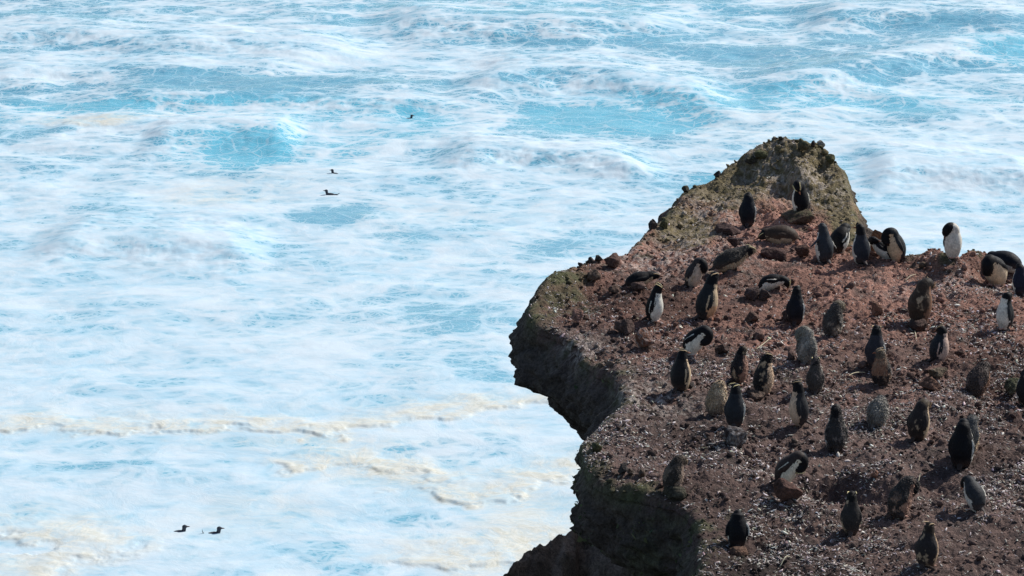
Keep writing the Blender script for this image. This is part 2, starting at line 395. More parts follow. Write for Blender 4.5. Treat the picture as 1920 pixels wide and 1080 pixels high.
wa = sstep(1420, 1250, qx) * sstep(840, 780, qy) * sstep(330, 400, qy); wb = sstep(780, 840, qy) * sstep(1500, 1330, qx)
wc = np.clip(1 - wa - wb, 0, 1)
OFF = wa[:, None] * pa + wb[:, None] * pb + wc[:, None] * pc
zt = macro(PL[:, 0], PL[:, 1]) + edge_drop(np.zeros(n))
WX = PL[:, 0, None] + NO[:, 0, None] * OFF; WY = PL[:, 1, None] + NO[:, 1, None] * OFF; WZ = zt[:, None] - deps[None]
fx, fy, fz = WX.ravel(), WY.ravel(), WZ.ravel(); dd = np.tile(deps, n)
lump = fbm(fx, fy, fz, .9, 5, .55) * .42 + (0.5 - worley(fx * 1.0 + fz * .7, fy * .7 - fz * .9, 3.0)) * .09 + fbm(fx, fy, fz * 2, 5, 4, .6) * .12 - np.abs(fbm(fx, fy, fz * 1.5, 2.2, 3)) * .12
amp = sstep(0, .25, dd)
nx_, ny_ = np.repeat(NO[:, 0], len(deps)), np.repeat(NO[:, 1], len(deps))
fx = fx + nx_ * lump * amp; fy = fy + ny_ * lump * amp; strat = fbm(fx * .25, fy * .25, fz, 4.2, 4, .62) * .20; fx = fx + nx_ * strat * amp; fy = fy + ny_ * strat * amp; fz = fz + fbm(fx, fy, fz + 3, 3.0, 3) * .06 * amp
J = np.arange(n * len(deps)).reshape(n, len(deps)); Jn = np.roll(J, -1, 0)
WF = np.stack([J[:, :-1], J[:, 1:], Jn[:, 1:], Jn[:, :-1]], -1).reshape(-1, 4)
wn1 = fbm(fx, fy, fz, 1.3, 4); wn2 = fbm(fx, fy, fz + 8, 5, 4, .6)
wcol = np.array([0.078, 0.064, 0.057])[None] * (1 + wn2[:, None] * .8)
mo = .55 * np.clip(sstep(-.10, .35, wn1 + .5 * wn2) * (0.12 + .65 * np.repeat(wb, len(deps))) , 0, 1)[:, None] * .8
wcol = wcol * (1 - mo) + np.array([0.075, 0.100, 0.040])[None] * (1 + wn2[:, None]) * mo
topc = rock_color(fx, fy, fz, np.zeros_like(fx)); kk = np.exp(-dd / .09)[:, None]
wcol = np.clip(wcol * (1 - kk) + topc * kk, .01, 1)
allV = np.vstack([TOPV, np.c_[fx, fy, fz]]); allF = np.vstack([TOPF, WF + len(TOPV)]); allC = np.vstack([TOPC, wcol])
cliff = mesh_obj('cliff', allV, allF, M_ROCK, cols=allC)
tag(cliff, kind='structure')

# lower outcrop by the water
op = [(900,1150),(945,1080),(958,1062),(985,1035),(1020,1020),(1058,1000),(1078,988),(1084,966),(1096,961),(1112,975),(1140,985),(1190,1000)]
OZ = -5.0
ow = np.array([at(a, b, OZ)[:2] for a, b in op])
uu = np.linspace(-1.6, 6.0, 380); vv = np.linspace(0, 1, 260)
rx = np.interp(uu, ow[:, 0], ow[:, 1])         # y of the crest for every x
crx = ow[:, 0]
OX, OV = np.meshgrid(uu, vv)
crest = np.interp(OX, ow[:, 0], ow[:, 1])
t = OV * 2 - 1                                    # -1 near, +1 far
OY = crest + np.where(t < 0, t * 5.0, t * 1.6)
OZt = OZ + np.where(t < 0, t * 2.6 * (1 - .15 * t), -(t ** 1.5) * 11.5 * 1.0)
OZt = np.where(t > 0, OZ - np.abs(t) ** 1.4 * 11.5, OZt)
lm = fbm(OX, OY, OZt, .9, 5, .58) * .5 * sstep(0, .12, np.abs(t)) + fbm(OX, OY, OZt, 4, 4, .6) * .12
OZt = OZt + lm
# steep sides down to the water
side = sstep(-.2, -1.5, OX); OZt = OZt - side ** 2 * 6
K = np.arange(OX.size).reshape(OX.shape)
OF = np.stack([K[:-1, :-1], K[:-1, 1:], K[1:, 1:], K[1:, :-1]], -1).reshape(-1, 4)
# skirt: near edge and sides dropped to the sea floor
f1 = K[0]; skV = np.c_[OX[0], OY[0] - 1.5, np.full(OX.shape[1], -17.0)]
base = OX.size; sk = np.stack([np.arange(base, base + OX.shape[1] - 1), np.arange(base + 1, base + OX.shape[1]), K[0, 1:], K[0, :-1]], -1)
OVt = np.vstack([np.c_[OX.ravel(), OY.ravel(), OZt.ravel()], skV])
s2 = K[:, 0]; base2 = len(OVt); skV2 = np.c_[OX[:, 0] - 1.2, OY[:, 0], np.full(OX.shape[0], -17.0)]
OVt = np.vstack([OVt, skV2]); sk2 = np.stack([np.arange(base2 + 1, base2 + OX.shape[0]), np.arange(base2, base2 + OX.shape[0] - 1), K[:-1, 0], K[1:, 0]], -1)
on = fbm(OVt[:, 0], OVt[:, 1], OVt[:, 2], 2.2, 4, .6)
ocol = np.array([.25, .19, .15])[None] * (1 + on[:, None] * 1.2); om = sstep(0, .4, fbm(OVt[:, 0] + 5, OVt[:, 1], OVt[:, 2], 1.5, 4))[:, None] * .6
ocol = np.clip(ocol * (1 - om) + np.array([.11, .10, .06]) * om, .01, 1)
tag(mesh_obj('rock_outcrop', OVt, np.vstack([OF, sk, sk2]), M_ROCK, cols=ocol), kind='structure')

# ------------------------------------------------------------------ sea
def sw(px, py): return at(px, py, SEA)[:2]
waves = [ # crest polyline in photo px, height, near-side width, far-side width (m)
 ([(860,175),(960,152),(1050,142),(1130,150),(1210,166),(1300,186),(1390,205)], .60, 3.6, 6.0),
 ([(120,190),(250,182),(380,188),(500,186),(640,190),(800,196),(900,190)], .34, 1.9, 6.5),
 ([(1380,165),(1480,158),(1570,150),(1650,128),(1760,105),(1860,92),(2000,84)], .55, 3.2, 5.0),
 ([(270,270),(350,256),(450,250),(560,262)], .42, 2.6, 4.0),
 ([(80,250),(170,236),(260,240),(330,262)], .16, 1.8, 2.5),
 ([(-100,70),(100,66),(300,84),(520,92),(700,98)], .5, 3, 6),
 ([(-100,150),(60,148),(200,140),(420,135),(620,128)], .35, 2.5, 5),
 ([(700,40),(900,52),(1100,60),(1300,50)], .7, 4, 6),
 ([(1500,40),(1700,34),(1900,46),(2050,50)], .7, 4, 6),
 ([(820,300),(960,290),(1100,300),(1240,330)], .45, 2.0, 3.5),
 ([(60,470),(200,455),(380,462),(500,480)], .4, 2.5, 3.5),
 ([(1620,330),(1720,318),(1860,330),(1980,345)], .5, 2.5, 4),
]
rolls = [ # rolled foam lines: polyline, height, width
 ([(-60,806),(0,806),(75,798),(150,812),(250,800),(330,808),(420,798),(520,806),(600,812),(700,800),(780,782),(820,768),(850,780),(905,764),(960,760),(1060,752),(1130,760)], .065, .27),
 ([(560,880),(640,868),(720,874),(780,888),(810,905)], .055, .27),
 ([(820,922),(880,942),(935,934),(990,912),(1040,893),(1110,870)], .06, .28),
 ([(60,1004),(120,1010),(150,1030),(140,1052),(100,1070),(60,1100)], .07, .4),
 ([(850,1062),(920,1050),(980,1060)], .07, .4),
 ([(120,232),(180,236),(250,228)], .04, .35),
]
uc = np.concatenate([np.linspace(-3, -.25, 40), np.linspace(-.245, .235, 1150), np.linspace(.24, 3, 40)])
ang = np.concatenate([np.linspace(28, 21, 40), np.linspace(20.98, 8.2, 1000), np.linspace(8.1, 1.0, 60), [.6, .35, .2, .12]])
yr = (CAMZ - SEA) / np.tan(np.radians(ang))
UX, YY = np.meshgrid(uc, yr); XX = UX * YY
x, y = XX.ravel(), YY.ravel(); z0 = np.zeros_like(x)
def polyfield(poly):
    """for every vertex: signed y offset from the polyline's y at that x, end taper, y-distance"""
    W = np.array([sw(a, b) for a, b in poly]); 
    o = np.argsort(W[:, 0]); W = W[o]; ws = catmull(W, 6); ws = ws[np.argsort(ws[:, 0])]
    yc = np.interp(x, ws[:, 0], ws[:, 1]); L0 = ws[-1, 0] - ws[0, 0]; tp = L0 * .18
    e = sstep(ws[0, 0] - tp * .3, ws[0, 0] + tp, x) * sstep(ws[-1, 0] + tp * .3, ws[-1, 0] - tp, x)
    return y - yc, e
H = np.zeros_like(x)
wn = fbm(x, y, z0, .35, 3) * 1.6
facem = np.zeros_like(x); crestm = np.zeros_like(x)
for poly, hgt, wf, wb_ in waves:
    dyv, e = polyfield(poly); dyv = dyv + wn * .8 + fbm(x, y, z0 + hgt, 1.2, 3) * .7
    pf = np.where(dyv < 0, np.exp(-(dyv / wf) ** 2), np.exp(-(dyv / wb_) ** 2))
    H += hgt * pf * e
    facem = np.maximum(facem, e * hgt * np.exp(-((dyv + wf * .95) / (wf * .75)) ** 2))
    crestm = np.maximum(crestm, e * min(1, hgt) * np.exp(-((dyv - .1) / (.55 + .3 * hgt)) ** 2))
def dist_poly(poly):
    W = catmull(np.array([sw(a, b) for a, b in poly]), 4); best = np.full(x.shape, 1e9)
    m_ = (x > W[:, 0].min() - 4) & (x < W[:, 0].max() + 4) & (y > W[:, 1].min() - 4) & (y < W[:, 1].max() + 4)
    xs, ys = x[m_] + fbm(x[m_], y[m_], z0[m_], .9, 3) * .9, y[m_] + fbm(x[m_] + 7, y[m_], z0[m_], .8, 4) * 1.6; b = np.full(xs.shape, 1e9); sg = np.zeros(xs.shape)
    for (x0, y0), (x1, y1) in zip(W[:-1], W[1:]):
        ddx, ddy = x1 - x0, y1 - y0; t_ = np.clip(((xs - x0) * ddx + (ys - y0) * ddy) / (ddx * ddx + ddy * ddy + 1e-9), 0, 1)
        d2 = (xs - x0 - t_ * ddx) ** 2 + (ys - y0 - t_ * ddy) ** 2; k = d2 < b; b = np.where(k, d2, b); sg = np.where(k, ys - y0 - t_ * ddy, sg)
    best[m_] = np.sqrt(b); s_ = np.zeros(x.shape); s_[m_] = sg; return best, s_
creamA = np.zeros_like(x); rollm = np.zeros_like(x)
for poly, hgt, wd in rolls:
    dv, sg = dist_poly(poly); lum = (1 + fbm(x, y, z0 + 2, 1.1, 3) * .9)
    wdv = wd * (.8 + 3.0 * sstep(-.25, .4, sg))
    H += hgt * np.exp(-(dv / (wdv * 1.1)) ** 2) * np.clip(lum, .2, 2)
    rollm = np.maximum(rollm, np.exp(-(dv / (wd * 2.8)) ** 2)); creamA = np.maximum(creamA, np.exp(-(dv / (wd * (1.5 + 3.2 * sstep(-.3, .5, sg)))) ** 2) * (.55 + .45 * (np.array(poly)[:, 1].mean() > 700)))
inr = ((np.abs(UX.ravel()) < .26) & (y < 200))
def nz(s, o, g=.5, zo=0.):
    r = np.zeros_like(x); m_ = inr; r[m_] = fbm(x[m_] * .75, y[m_], z0[m_] + zo, s, o, g); return r
chop = nz(.28, 3) * .5 + (0.45 - np.abs(nz(.75, 4, .5, 3))) * .10 + nz(2.6, 3, .5, 5) * .025
fary = sstep(85, 135, y)
H += chop * (.26 + .30 * fary) * (1 - .5 * rollm)
H *= sstep(420, 200, y)

def patch(items):
    """ellipse patches: px, py, rx px, ry px, weight"""
    r = np.zeros_like(x)
    for px, py, rx_, ry_, wt in items:
        c = sw(px, py); ex = abs(sw(px + rx_, py)[0] - c[0]); ey = abs(sw(px, py - ry_)[1] - sw(px, py + ry_)[1]) / 2
        q = (((x - c[0]) / ex) ** 2 + ((y - c[1]) / ey) ** 2); r = r + wt * np.exp(-q ** 1.3)
    return r
foam = 0.27 - .0 * y
foam = foam - .42 * sstep(108, 140, y)
foam = foam + patch([
 (200,90,420,60,.16),(650,80,300,40,.22),(650,112,420,26,.30),(330,60,300,30,.10),(60,130,250,30,.2),(900,128,260,22,.3),(1250,70,160,18,.12),(1750,160,260,30,.28),(1640,105,150,16,.15),
 (1450,112,200,30,-.45),(1600,140,140,14,-.5),(1080,90,220,30,-.10),(1650,30,330,24,-.05),(900,40,200,35,-.08),
 (420,165,210,18,-.8),(700,162,160,12,-.3),(230,205,160,10,-.35),
 (420,292,110,24,-.75),(520,265,70,12,-.5),(650,285,50,20,-.6),(300,400,60,10,-.1),
 (1150,226,150,26,-1.0),(1250,238,80,14,-.5),(1130,172,190,20,.55),(1000,215,60,18,-.3),(1560,190,240,16,-.2),(1880,100,70,20,-.35),(1840,180,160,22,-.22),(1730,215,60,10,-.3),
 (1330,335,50,12,-.75),(620,405,80,24,-.6),(720,440,70,20,-.5),(870,350,60,14,-.2),(960,350,50,10,-.3),(700,375,40,8,-.3),
 (1030,470,100,18,-.55),(950,500,70,14,-.5),(300,760,90,14,-.3),(480,500,80,14,-.35),(130,400,90,16,-.35),(1080,440,60,10,-.3),(870,480,30,10,-.35),
 (700,600,240,50,-.35),(400,595,60,16,-.4),(150,585,50,14,-.3),(680,690,160,30,-.22),(600,560,160,16,-.15),(900,610,120,40,-.15),(950,720,80,20,-.25),
 (860,838,120,26,-.55),(760,840,60,14,-.25),(820,985,90,34,-.55),(700,965,40,14,-.3),(230,875,110,14,-.38),(110,868,60,10,-.3),(200,908,70,16,-.4),(130,900,40,8,-.2),
 (590,1060,50,14,-.4),(700,1070,50,12,-.4),(40,1030,60,34,-.3),(620,925,60,14,-.14),(130,825,80,8,-.2),
 (60,520,260,50,.25),(450,540,220,30,.12),(220,680,240,40,.22),(550,780,400,20,.2),(350,950,260,50,.35),(1000,1000,110,80,.6),(1750,300,230,60,.25),(1500,230,200,20,.18),(1100,190,90,20,.1),
 (450,370,140,40,.15),(560,330,60,50,.2),(800,500,180,30,.12),(700,880,130,25,.3),(1700,440,200,30,.2)])
foam = foam + crestm * .75 - np.clip(facem, 0, 1.2) * .35 + rollm * .9
foam = foam + .10 * sstep(100, 80, y)
clear = np.clip(.62 * sstep(96, 132, y) + patch([(1160,222,150,30,1),(430,290,130,32,.9),(650,290,60,28,.9),(1330,335,60,14,.5),(860,838,130,30,.5),(1880,100,80,24,.6),(200,215,300,24,.5),(500,210,300,18,.4),(1500,190,420,30,.35),(820,985,100,40,.3),(1000,20,500,40,.2),(700,250,300,40,.4)]), 0, 1)
creamA = np.clip(creamA + patch([(1000,1000,110,90,.75),(900,1040,120,40,.4),(500,960,140,40,.35),(700,885,130,22,.6),(560,830,200,16,.4),(850,930,100,14,.4),(360,365,70,24,.3),(180,232,60,10,.5),(480,330,120,50,.2),(430,372,80,10,.3),(950,800,60,14,.2),(1400,240,260,40,.12),(820,400,200,20,.1)]), 0, 1)
K = np.arange(XX.size).reshape(XX.shape)
SF = np.stack([K[:-1, :-1], K[:-1, 1:], K[1:, 1:], K[1:, :-1]], -1).reshape(-1, 4)
sea = mesh_obj('sea', np.c_[x, y, SEA + H], SF, M_SEA, attrs={'foam': foam, 'cream': creamA, 'clear': clear})
tag(sea, kind='structure')
SEAH = (x, y, H)
#--OBJECTS--

# ------------------------------------------------------------------ penguins
def sweep(path, rs, rf, n=22, sref=(0, 1, 0), per=6):
    """tube along path with side radius rs and front radius rf -> verts, faces, (t, cosphi, sinphi)"""
    P = catmull(path, per); m_ = len(P); k = np.linspace(0, len(path) - 1, m_)
    rs = np.interp(k, np.arange(len(path)), rs); rf = np.interp(k, np.arange(len(path)), rf)
    T = np.gradient(P, axis=0); T /= np.linalg.norm(T, axis=1)[:, None] + 1e-9
    s = np.tile(np.array(sref, float), (m_, 1)); s = s - T * (s * T).sum(1)[:, None]
    ln = np.linalg.norm(s, axis=1)
    if ln.min() < .15:
        s = np.zeros((m_, 3)); v = np.cross(T[0], [0.3, .2, .9]); v /= np.linalg.norm(v)
        for i in range(m_): v = v - T[i] * v.dot(T[i]); v /= np.linalg.norm(v); s[i] = v
    else: s /= ln[:, None]
    f = np.cross(s, T)
    ph = np.linspace(0, 2 * math.pi, n, endpoint=False)
    V = P[:, None] + s[:, None] * (np.sin(ph)[None, :, None] * rs[:, None, None]) + f[:, None] * (np.cos(ph)[None, :, None] * rf[:, None, None])
    V = V.reshape(-1, 3); F = []
    for i in range(m_ - 1):
        for j in range(n):
            a = i * n + j; b = i * n + (j + 1) % n; F.append((a, b, b + n, a + n))
    c0 = len(V); V = np.vstack([V, P[0] - T[0] * rs[0] * .5, P[-1] + T[-1] * rs[-1] * .5])
    for j in range(n): F.append((c0, (j + 1) % n, j)); F.append((c0 + 1, (m_ - 1) * n + j, (m_ - 1) * n + (j + 1) % n))
    t = np.r_[np.repeat(np.linspace(0, 1, m_), n), 0, 1]; cp = np.r_[np.tile(np.cos(ph), m_), 0, 0]; sp = np.r_[np.tile(np.sin(ph), m_), 0, 0]
    return V, F, t, cp, sp

def unit(v): v = np.asarray(v, float); return v / (np.linalg.norm(v) + 1e-9)
# the skin modifiers are evaluated through one scratch object
def fuse(V, F, vox):
    me = bpy.data.meshes.new('scratch'); me.from_pydata([tuple(v) for v in V], [], F); me.update()
    o = bpy.data.objects.new('scratch', me); COL.objects.link(o)
    r = o.modifiers.new('r', 'REMESH'); r.mode = 'VOXEL'; r.voxel_size = vox; r.use_smooth_shade = True
    s = o.modifiers.new('s', 'SMOOTH'); s.iterations = 4; s.factor = .5
    dg = bpy.context.evaluated_depsgraph_get(); out = bpy.data.meshes.new_from_object(o.evaluated_get(dg))
    bpy.data.objects.remove(o); bpy.data.meshes.remove(me); return out

BLACK = (0.012, 0.013, 0.017); NAVY = (0.018, 0.021, 0.030); BROWN = (0.062, 0.042, 0.031); GREYB = (0.085, 0.075, 0.068); GREY = (0.23, 0.215, 0.19)
TANF = (0.36, 0.27, 0.18); WHITE = (0.74, 0.72, 0.64); CREAM = (0.62, 0.47, 0.31); PINK = (0.42, 0.26, 0.20); RUST = (0.26, 0.14, 0.09); SKIN = (0.55, 0.32, 0.25)

def penguin_mesh(p):
    g = p.get
    lean, curve = R(g('lean', 3)), R(g('curve', 6)); fat = g('fat', 1.0) * 1.11; head = g('head', 'up')
    prone = lean > R(60)
    H0 = np.array([0, 0, .108]) if not prone else np.array([-.13, 0, .085])
    # trunk: direction angle from vertical goes lean-? -> lean+curve
    st = np.array([-.10, -.055, 0, .06, .12, .18, .235, .285, .325]); pts = []; 
    def ang(s_): return lean + curve * np.clip((s_ + .05) / .37, 0, 1)
    pos = H0.copy(); ls = 0; acc = {0: H0.copy()}
    fine = np.arange(-.10, .326, .005); xy = {}
    q = H0.copy()
    for s_ in np.arange(0, .326, .005): xy[round(s_, 3)] = q.copy(); q = q + .005 * np.array([math.sin(ang(s_)), 0, math.cos(ang(s_))])
    q = H0.copy()
    for s_ in np.arange(0, -.101, -.005): xy[round(s_, 3)] = q.copy(); q = q - .005 * np.array([math.sin(ang(s_)), 0, math.cos(ang(s_))])
    pts = [xy[round(s_, 3)] for s_ in st]
    if not prone: pts[0] = pts[0] + np.array([-.02, 0, 0])
    rs = np.array([.056, .090, .106, .116, .119, .114, .101, .082, .056]) * fat
    rf = np.array([.050, .086, .106, .120, .120, .110, .094, .076, .052]) * fat
    parts = []
    def add(tp, kind): parts.append((tp, kind))
    add(sweep(pts, rs, rf, 30), 'trunk')
    Sx = pts[-1]; a_ = ang(.325); U = np.array([math.sin(a_), 0, math.cos(a_)]); Fw = np.array([math.cos(a_), 0, -math.sin(a_)]); Sd = np.array([0, 1, 0])
    sg = g('side', 1)
    wf = np.array([1, 0, 0]); up = np.array([0, 0, 1])
    lk = R(g('look', 0)); hz = np.array([math.cos(lk), math.sin(lk), g('tilt', -.05)])
    if head == 'up':   N = [Sx + U * .035 + Fw * .004]; Hc = Sx + U * .095 + Fw * .022; hd = unit(hz); hu = up
    elif head == 'tall': N = [Sx + U * .055 + Fw * .002]; Hc = Sx + U * .125 + Fw * .020; hd = unit(hz); hu = up
    elif head == 'low': N = [Sx + U * .02 + Fw * .01]; Hc = Sx + U * .050 + Fw * .030; hd = unit(hz + np.array([0, 0, -.45])); hu = up
    elif head == 'bow': N = [Sx + U * .035 + Fw * .035]; Hc = Sx + U * .020 + Fw * .095 + Sd * sg * .02; hd = unit(-up * .9 + wf * .35 + Sd * sg * .25); hu = unit(U * .3 + Fw)
    elif head == 'deep': N = [Sx + U * .02 + Fw * .05, Sx - U * .01 + Fw * .10]; Hc = Sx - U * .075 + Fw * .125 + Sd * sg * .03; hd = unit(-U * .9 - Fw * .35 + Sd * sg * .2); hu = Fw
    elif head == 'ground': N = [Sx + U * .05 + Fw * .02]; Hc = Sx + U * .085 + Fw * .065; hd = unit(-up + wf * .1); hu = unit(wf)
    elif head == 'back': N = [Sx + U * .035 + Sd * sg * .03, Sx + U * .035 + Sd * sg * .065 - Fw * .03]; Hc = Sx - U * .015 + Sd * sg * .088 - Fw * .062; hd = unit(-U * .8 - Fw * .45 + Sd * sg * .1); hu = unit(Sd * sg * .7 - Fw * .6)
    elif head == 'side': N = [Sx + U * .035 + Sd * sg * .05, Sx + U * .02 + Sd * sg * .10 + Fw * .02]; Hc = Sx - U * .045 + Sd * sg * .128 + Fw * .01; hd = unit(-U + Sd * sg * .15 - Fw * .2); hu = unit(Sd * sg)
    elif head == 'over': N = [Sx + U * .05 - Fw * .01]; Hc = Sx + U * .075 - Fw * .045 + Sd * sg * .02; hd = unit(-Fw * .8 - U * .55 + Sd * sg * .3); hu = unit(U)
    else:              N = [Sx + U * .005]; Hc = Sx + U * .012 + Fw * .012; hd = unit(hz + np.array([0, 0, -.3])); hu = up
    hu = unit(hu - hd * np.dot(hu, hd)); hs = np.cross(hu, hd)
    neck = [Sx - U * .05, Sx] + N + [Hc - hd * .012]
    nr = np.linspace(.084, .058, len(neck)) * (1 if fat < 1.05 else 1.08)
    add(sweep(neck, nr, nr, 18), 'neck')
    hp = [Hc - hd * .050, Hc - hd * .022, Hc + hd * .008, Hc + hd * .034, Hc + hd * .056]
    add(sweep(hp, np.array([.032, .054, .057, .042, .022]), np.array([.031, .051, .054, .039, .019]), 18, sref=hs), 'head')
    # flippers
    fo = g('flip', (8, 8)); 
    for i, sd_ in enumerate((1, -1)):
        o_ = R(fo[i]); q0 = xy[round(.27 if True else 0, 3)]; aa = ang(.27); u0 = np.array([math.sin(aa), 0, math.cos(aa)]); f0 = np.array([math.cos(aa), 0, -math.sin(aa)])
        side = np.array([0, sd_, 0]); dn = unit(-u0 * math.cos(o_) + side * math.sin(o_) - f0 * .12)
        b0 = q0 + side * .060 * fat + f0 * -.008
        path = [b0, b0 + dn * .05 + side * .030, b0 + dn * .11 + side * .045, b0 + dn * .165 + side * .040 * 1, b0 + dn * .205 + side * .028, b0 + dn * .225 + side * .018]
        if o_ > R(25): path = [b0, b0 + dn * .05, b0 + dn * .10, b0 + dn * .15 - side * .004, b0 + dn * .19, b0 + dn * .22]
        thin = np.array([.016, .015, .014, .013, .012, .010]); wide = np.array([.030, .036, .036, .032, .024, .012])
        sr = unit(np.cross(dn, np.cross(side, dn)) + 1e-6 * side)
        add(sweep(path, thin, wide, 12, sref=sr), 'flip%d' % i)
    # legs, webbed feet and tail
    if not prone:
        for sd_ in (1, -1):
            hip = H0 + np.array([.005, sd_ * .048, -.02]); an = np.array([.005, sd_ * .050, .022])
            add(sweep([hip, (hip + an) / 2, an], [.042, .030, .020], [.045, .032, .022], 10), 'leg')
            for k_ in (-.33, 0, .33):
                tip = an + np.array([math.cos(k_) * .105, math.sin(k_) * .105 + sd_ * .008, -.012])
                add(sweep([an - np.array([.012, 0, .004]), (an + tip) / 2, tip], [.014, .013, .009], [.012, .009, .008], 8), 'foot')
        bt = H0 + np.array([-.062 * fat, 0, -.035]); e = bt + np.array([-.105, 0, -.060])
        add(sweep([bt + np.array([.04, 0, .03]), bt, (bt + e) / 2, e], [.045, .042, .032, .016], [.030, .024, .015, .010], 12), 'tail')
    else:
        bt = pts[0]; e = bt + np.array([-.10, 0, -.03]); e[2] = max(e[2], .012)
        add(sweep([bt + np.array([.04, 0, 0]), bt, (bt + e) / 2, e], [.055, .042, .028, .010], [.045, .026, .014, .009], 12), 'tail')
        for sd_ in (1, -1):
            add(sweep([bt + np.array([.04, sd_ * .045, -.03]), np.array([bt[0] - .01, sd_ * .055, .018]), np.array([bt[0] - .06, sd_ * .06, .012])], [.028, .018, .012], [.028, .014, .010], 8), 'foot')
    # colours
    bk = np.array(g('back', BLACK)); bk = bk * ((.62 if bk[0] <= bk[2] else .9) if bk.max() < .12 else .95); be = np.array(g('belly', WHITE)); hdk = np.array(g('hood', BLACK)); hdk = hdk * (.62 if hdk.max() < .11 else 1); ft = np.array(g('feet', SKIN))
    Vs, Fs, Cs = [], [], []; off = 0
    wb = g('bellyw', -.04) + (.3 if prone else 0)  # default carries belly white round the flanks, standing in for sunlit rims
    for (V_, F_, t_, cp, sp), kind in parts:
        c = np.tile(bk, (len(V_), 1))
        if kind == 'trunk':
            m_ = cp > (wb - .35 * np.clip(1 - np.abs(t_ - .35) / .3, 0, 1) + .55 * sstep(.8, 1.0, t_)); c[m_] = be
            if g('belly2') is not None: m2 = m_ & (t_ < .45); c[m2] = np.array(g('belly2'))
        elif kind == 'neck': c[:] = hdk; m_ = (t_ < .52) & (cp > .1); c[m_] = be; m3 = (t_ < .40) & (cp <= .1); c[m3] = bk
        elif kind == 'head': c[:] = hdk
        elif kind.startswith('flip'):
            i = int(kind[-1]); outw = sp * (1 if i == 0 else -1)
            c[:] = bk * 1.15; c[(cp < (-.86 if not (prone or g('moult')) else -2)) & (t_ > .2)] = be * .85
        elif kind == 'foot': c[:] = ft
        elif kind == 'leg': c[:] = be * .9 if not g('moult') else bk
        Vs.append(V_); Fs += [tuple(a + off for a in f) for f in F_]; Cs.append(c); off += len(V_)
    Vs = np.vstack(Vs); Cs = np.vstack(Cs)
    me = fuse(Vs, Fs, .0088)
    nv = len(me.vertices); co_ = np.zeros(nv * 3, np.float32); me.vertices.foreach_get('co', co_); co_ = co_.reshape(-1, 3).astype(float)
    kd = kdtree.KDTree(len(Vs))
    for i, v in enumerate(Vs): kd.insert(v, i)
    kd.balance(); near_ = np.array([kd.find(v)[1] for v in co_]); col = Cs[near_].copy()
    seed = g('seed', 0) * 3.7; zz = np.full(nv, seed)
    n1 = fbm(co_[:, 0] + seed, co_[:, 1], co_[:, 2], 14, 4, .6); n2 = fbm(co_[:, 0] - seed, co_[:, 1], co_[:, 2], 45, 3, .6); n3 = fbm(co_[:, 0] - seed, co_[:, 1] + 3, co_[:, 2] * .6, 7, 3, .5)
    mo = g('moult', 0.0)
    col = col * (1 + n1[:, None] * .5 + n2[:, None] * .35)
    if mo > 0:
        m2 = np.array(g('mcol', TANF)) * 1.35; k_ = (sstep(.30 - mo * .3, .42 - mo * .2, n3 + n1 * .5) * .85 * (1 - sstep(Hc[2] - .06, Hc[2] - .0, co_[:, 2]) * .7))[:, None]
        col = col * (1 - k_) + m2 * (1 + n2[:, None] * .8) * k_
        dk = (sstep(.22, .4, -n3 + n2 * .5) * mo)[:, None]; col = col * (1 - dk) + np.array([.05, .04, .035]) * dk
    # soiled lower body
    dirt = (sstep(.16, .03, co_[:, 2]) * g('dirt', .38))[:, None]; feetm = (co_[:, 2] < .03)[:, None]
    col = np.where(feetm, col, col * (1 - dirt) + np.array([.15, .095, .075]) * dirt)
    col = np.clip(col, .008, .9)
    no = np.zeros(nv * 3, np.float32); me.vertices.foreach_get('normal', no); no = no.reshape(-1, 3)
    fl = .002 + mo * .007 + g('fluff', 0) * .010
    body_ = (co_[:, 2] > .035)
    co2 = co_ + no * ((n2 * 1.0 + n1 * .6) * fl * body_)[:, None]
    me.vertices.foreach_set('co', co2.astype(np.float32).ravel())
    a = me.color_attributes.new('Col', 'FLOAT_COLOR', 'POINT'); cc = np.ones((nv, 4), np.float32); cc[:, :3] = col; a.data.foreach_set('color', cc.ravel())
    me.materials.clear(); me.materials.append(M_FEATHER); me.update()
    return me, co2, (Hc, hd, hu, hs)

def tube_obj(name, path, r1, r2, mat, parent, n=8, sref=(0, 1, 0)):
    V_, F_, *_ = sweep(path, r1, r2, n, sref, 4)
    return mesh_obj(name, V_, F_, mat, parent)

def add_face(o, hf, p):
    Hc, hd, hu, hs = hf
    b0 = Hc + hd * .048 - hu * .006
    tube_obj('bill', [b0, b0 + hd * .022 + hu * .003, b0 + hd * .042 + hu * .001, b0 + hd * .056 - hu * .007], [.014, .011, .007, .003], [.016, .012, .008, .003], M_BILLD if p.get('dullbill') else M_BILL, o, 10, hs)
    if p.get('crest', 1):
        for s_ in (1, -1):
            c = [Hc + hd * .046 + hs * s_ * .024 + hu * .018, Hc + hd * .018 + hs * s_ * .044 + hu * .035, Hc - hd * .016 + hs * s_ * .052 + hu * .041, Hc - hd * .050 + hs * s_ * .056 + hu * .044, Hc - hd * .072 + hs * s_ * .060 + hu * .034]
            tube_obj('crest', c, [.005, .007, .008, .007, .003], [.004, .005, .006, .006, .003], M_CRESTT if p.get('tan') else M_CREST, o, 8, hs)
    for s_ in (1, -1):
        e = Hc + hd * .026 + hs * s_ * .0465 + hu * .009
        tube_obj('eye', [e - hs * s_ * .004, e, e + hs * s_ * .0035], [.004, .0065, .003], [.004, .0065, .003], M_EYE, o, 8, hd)

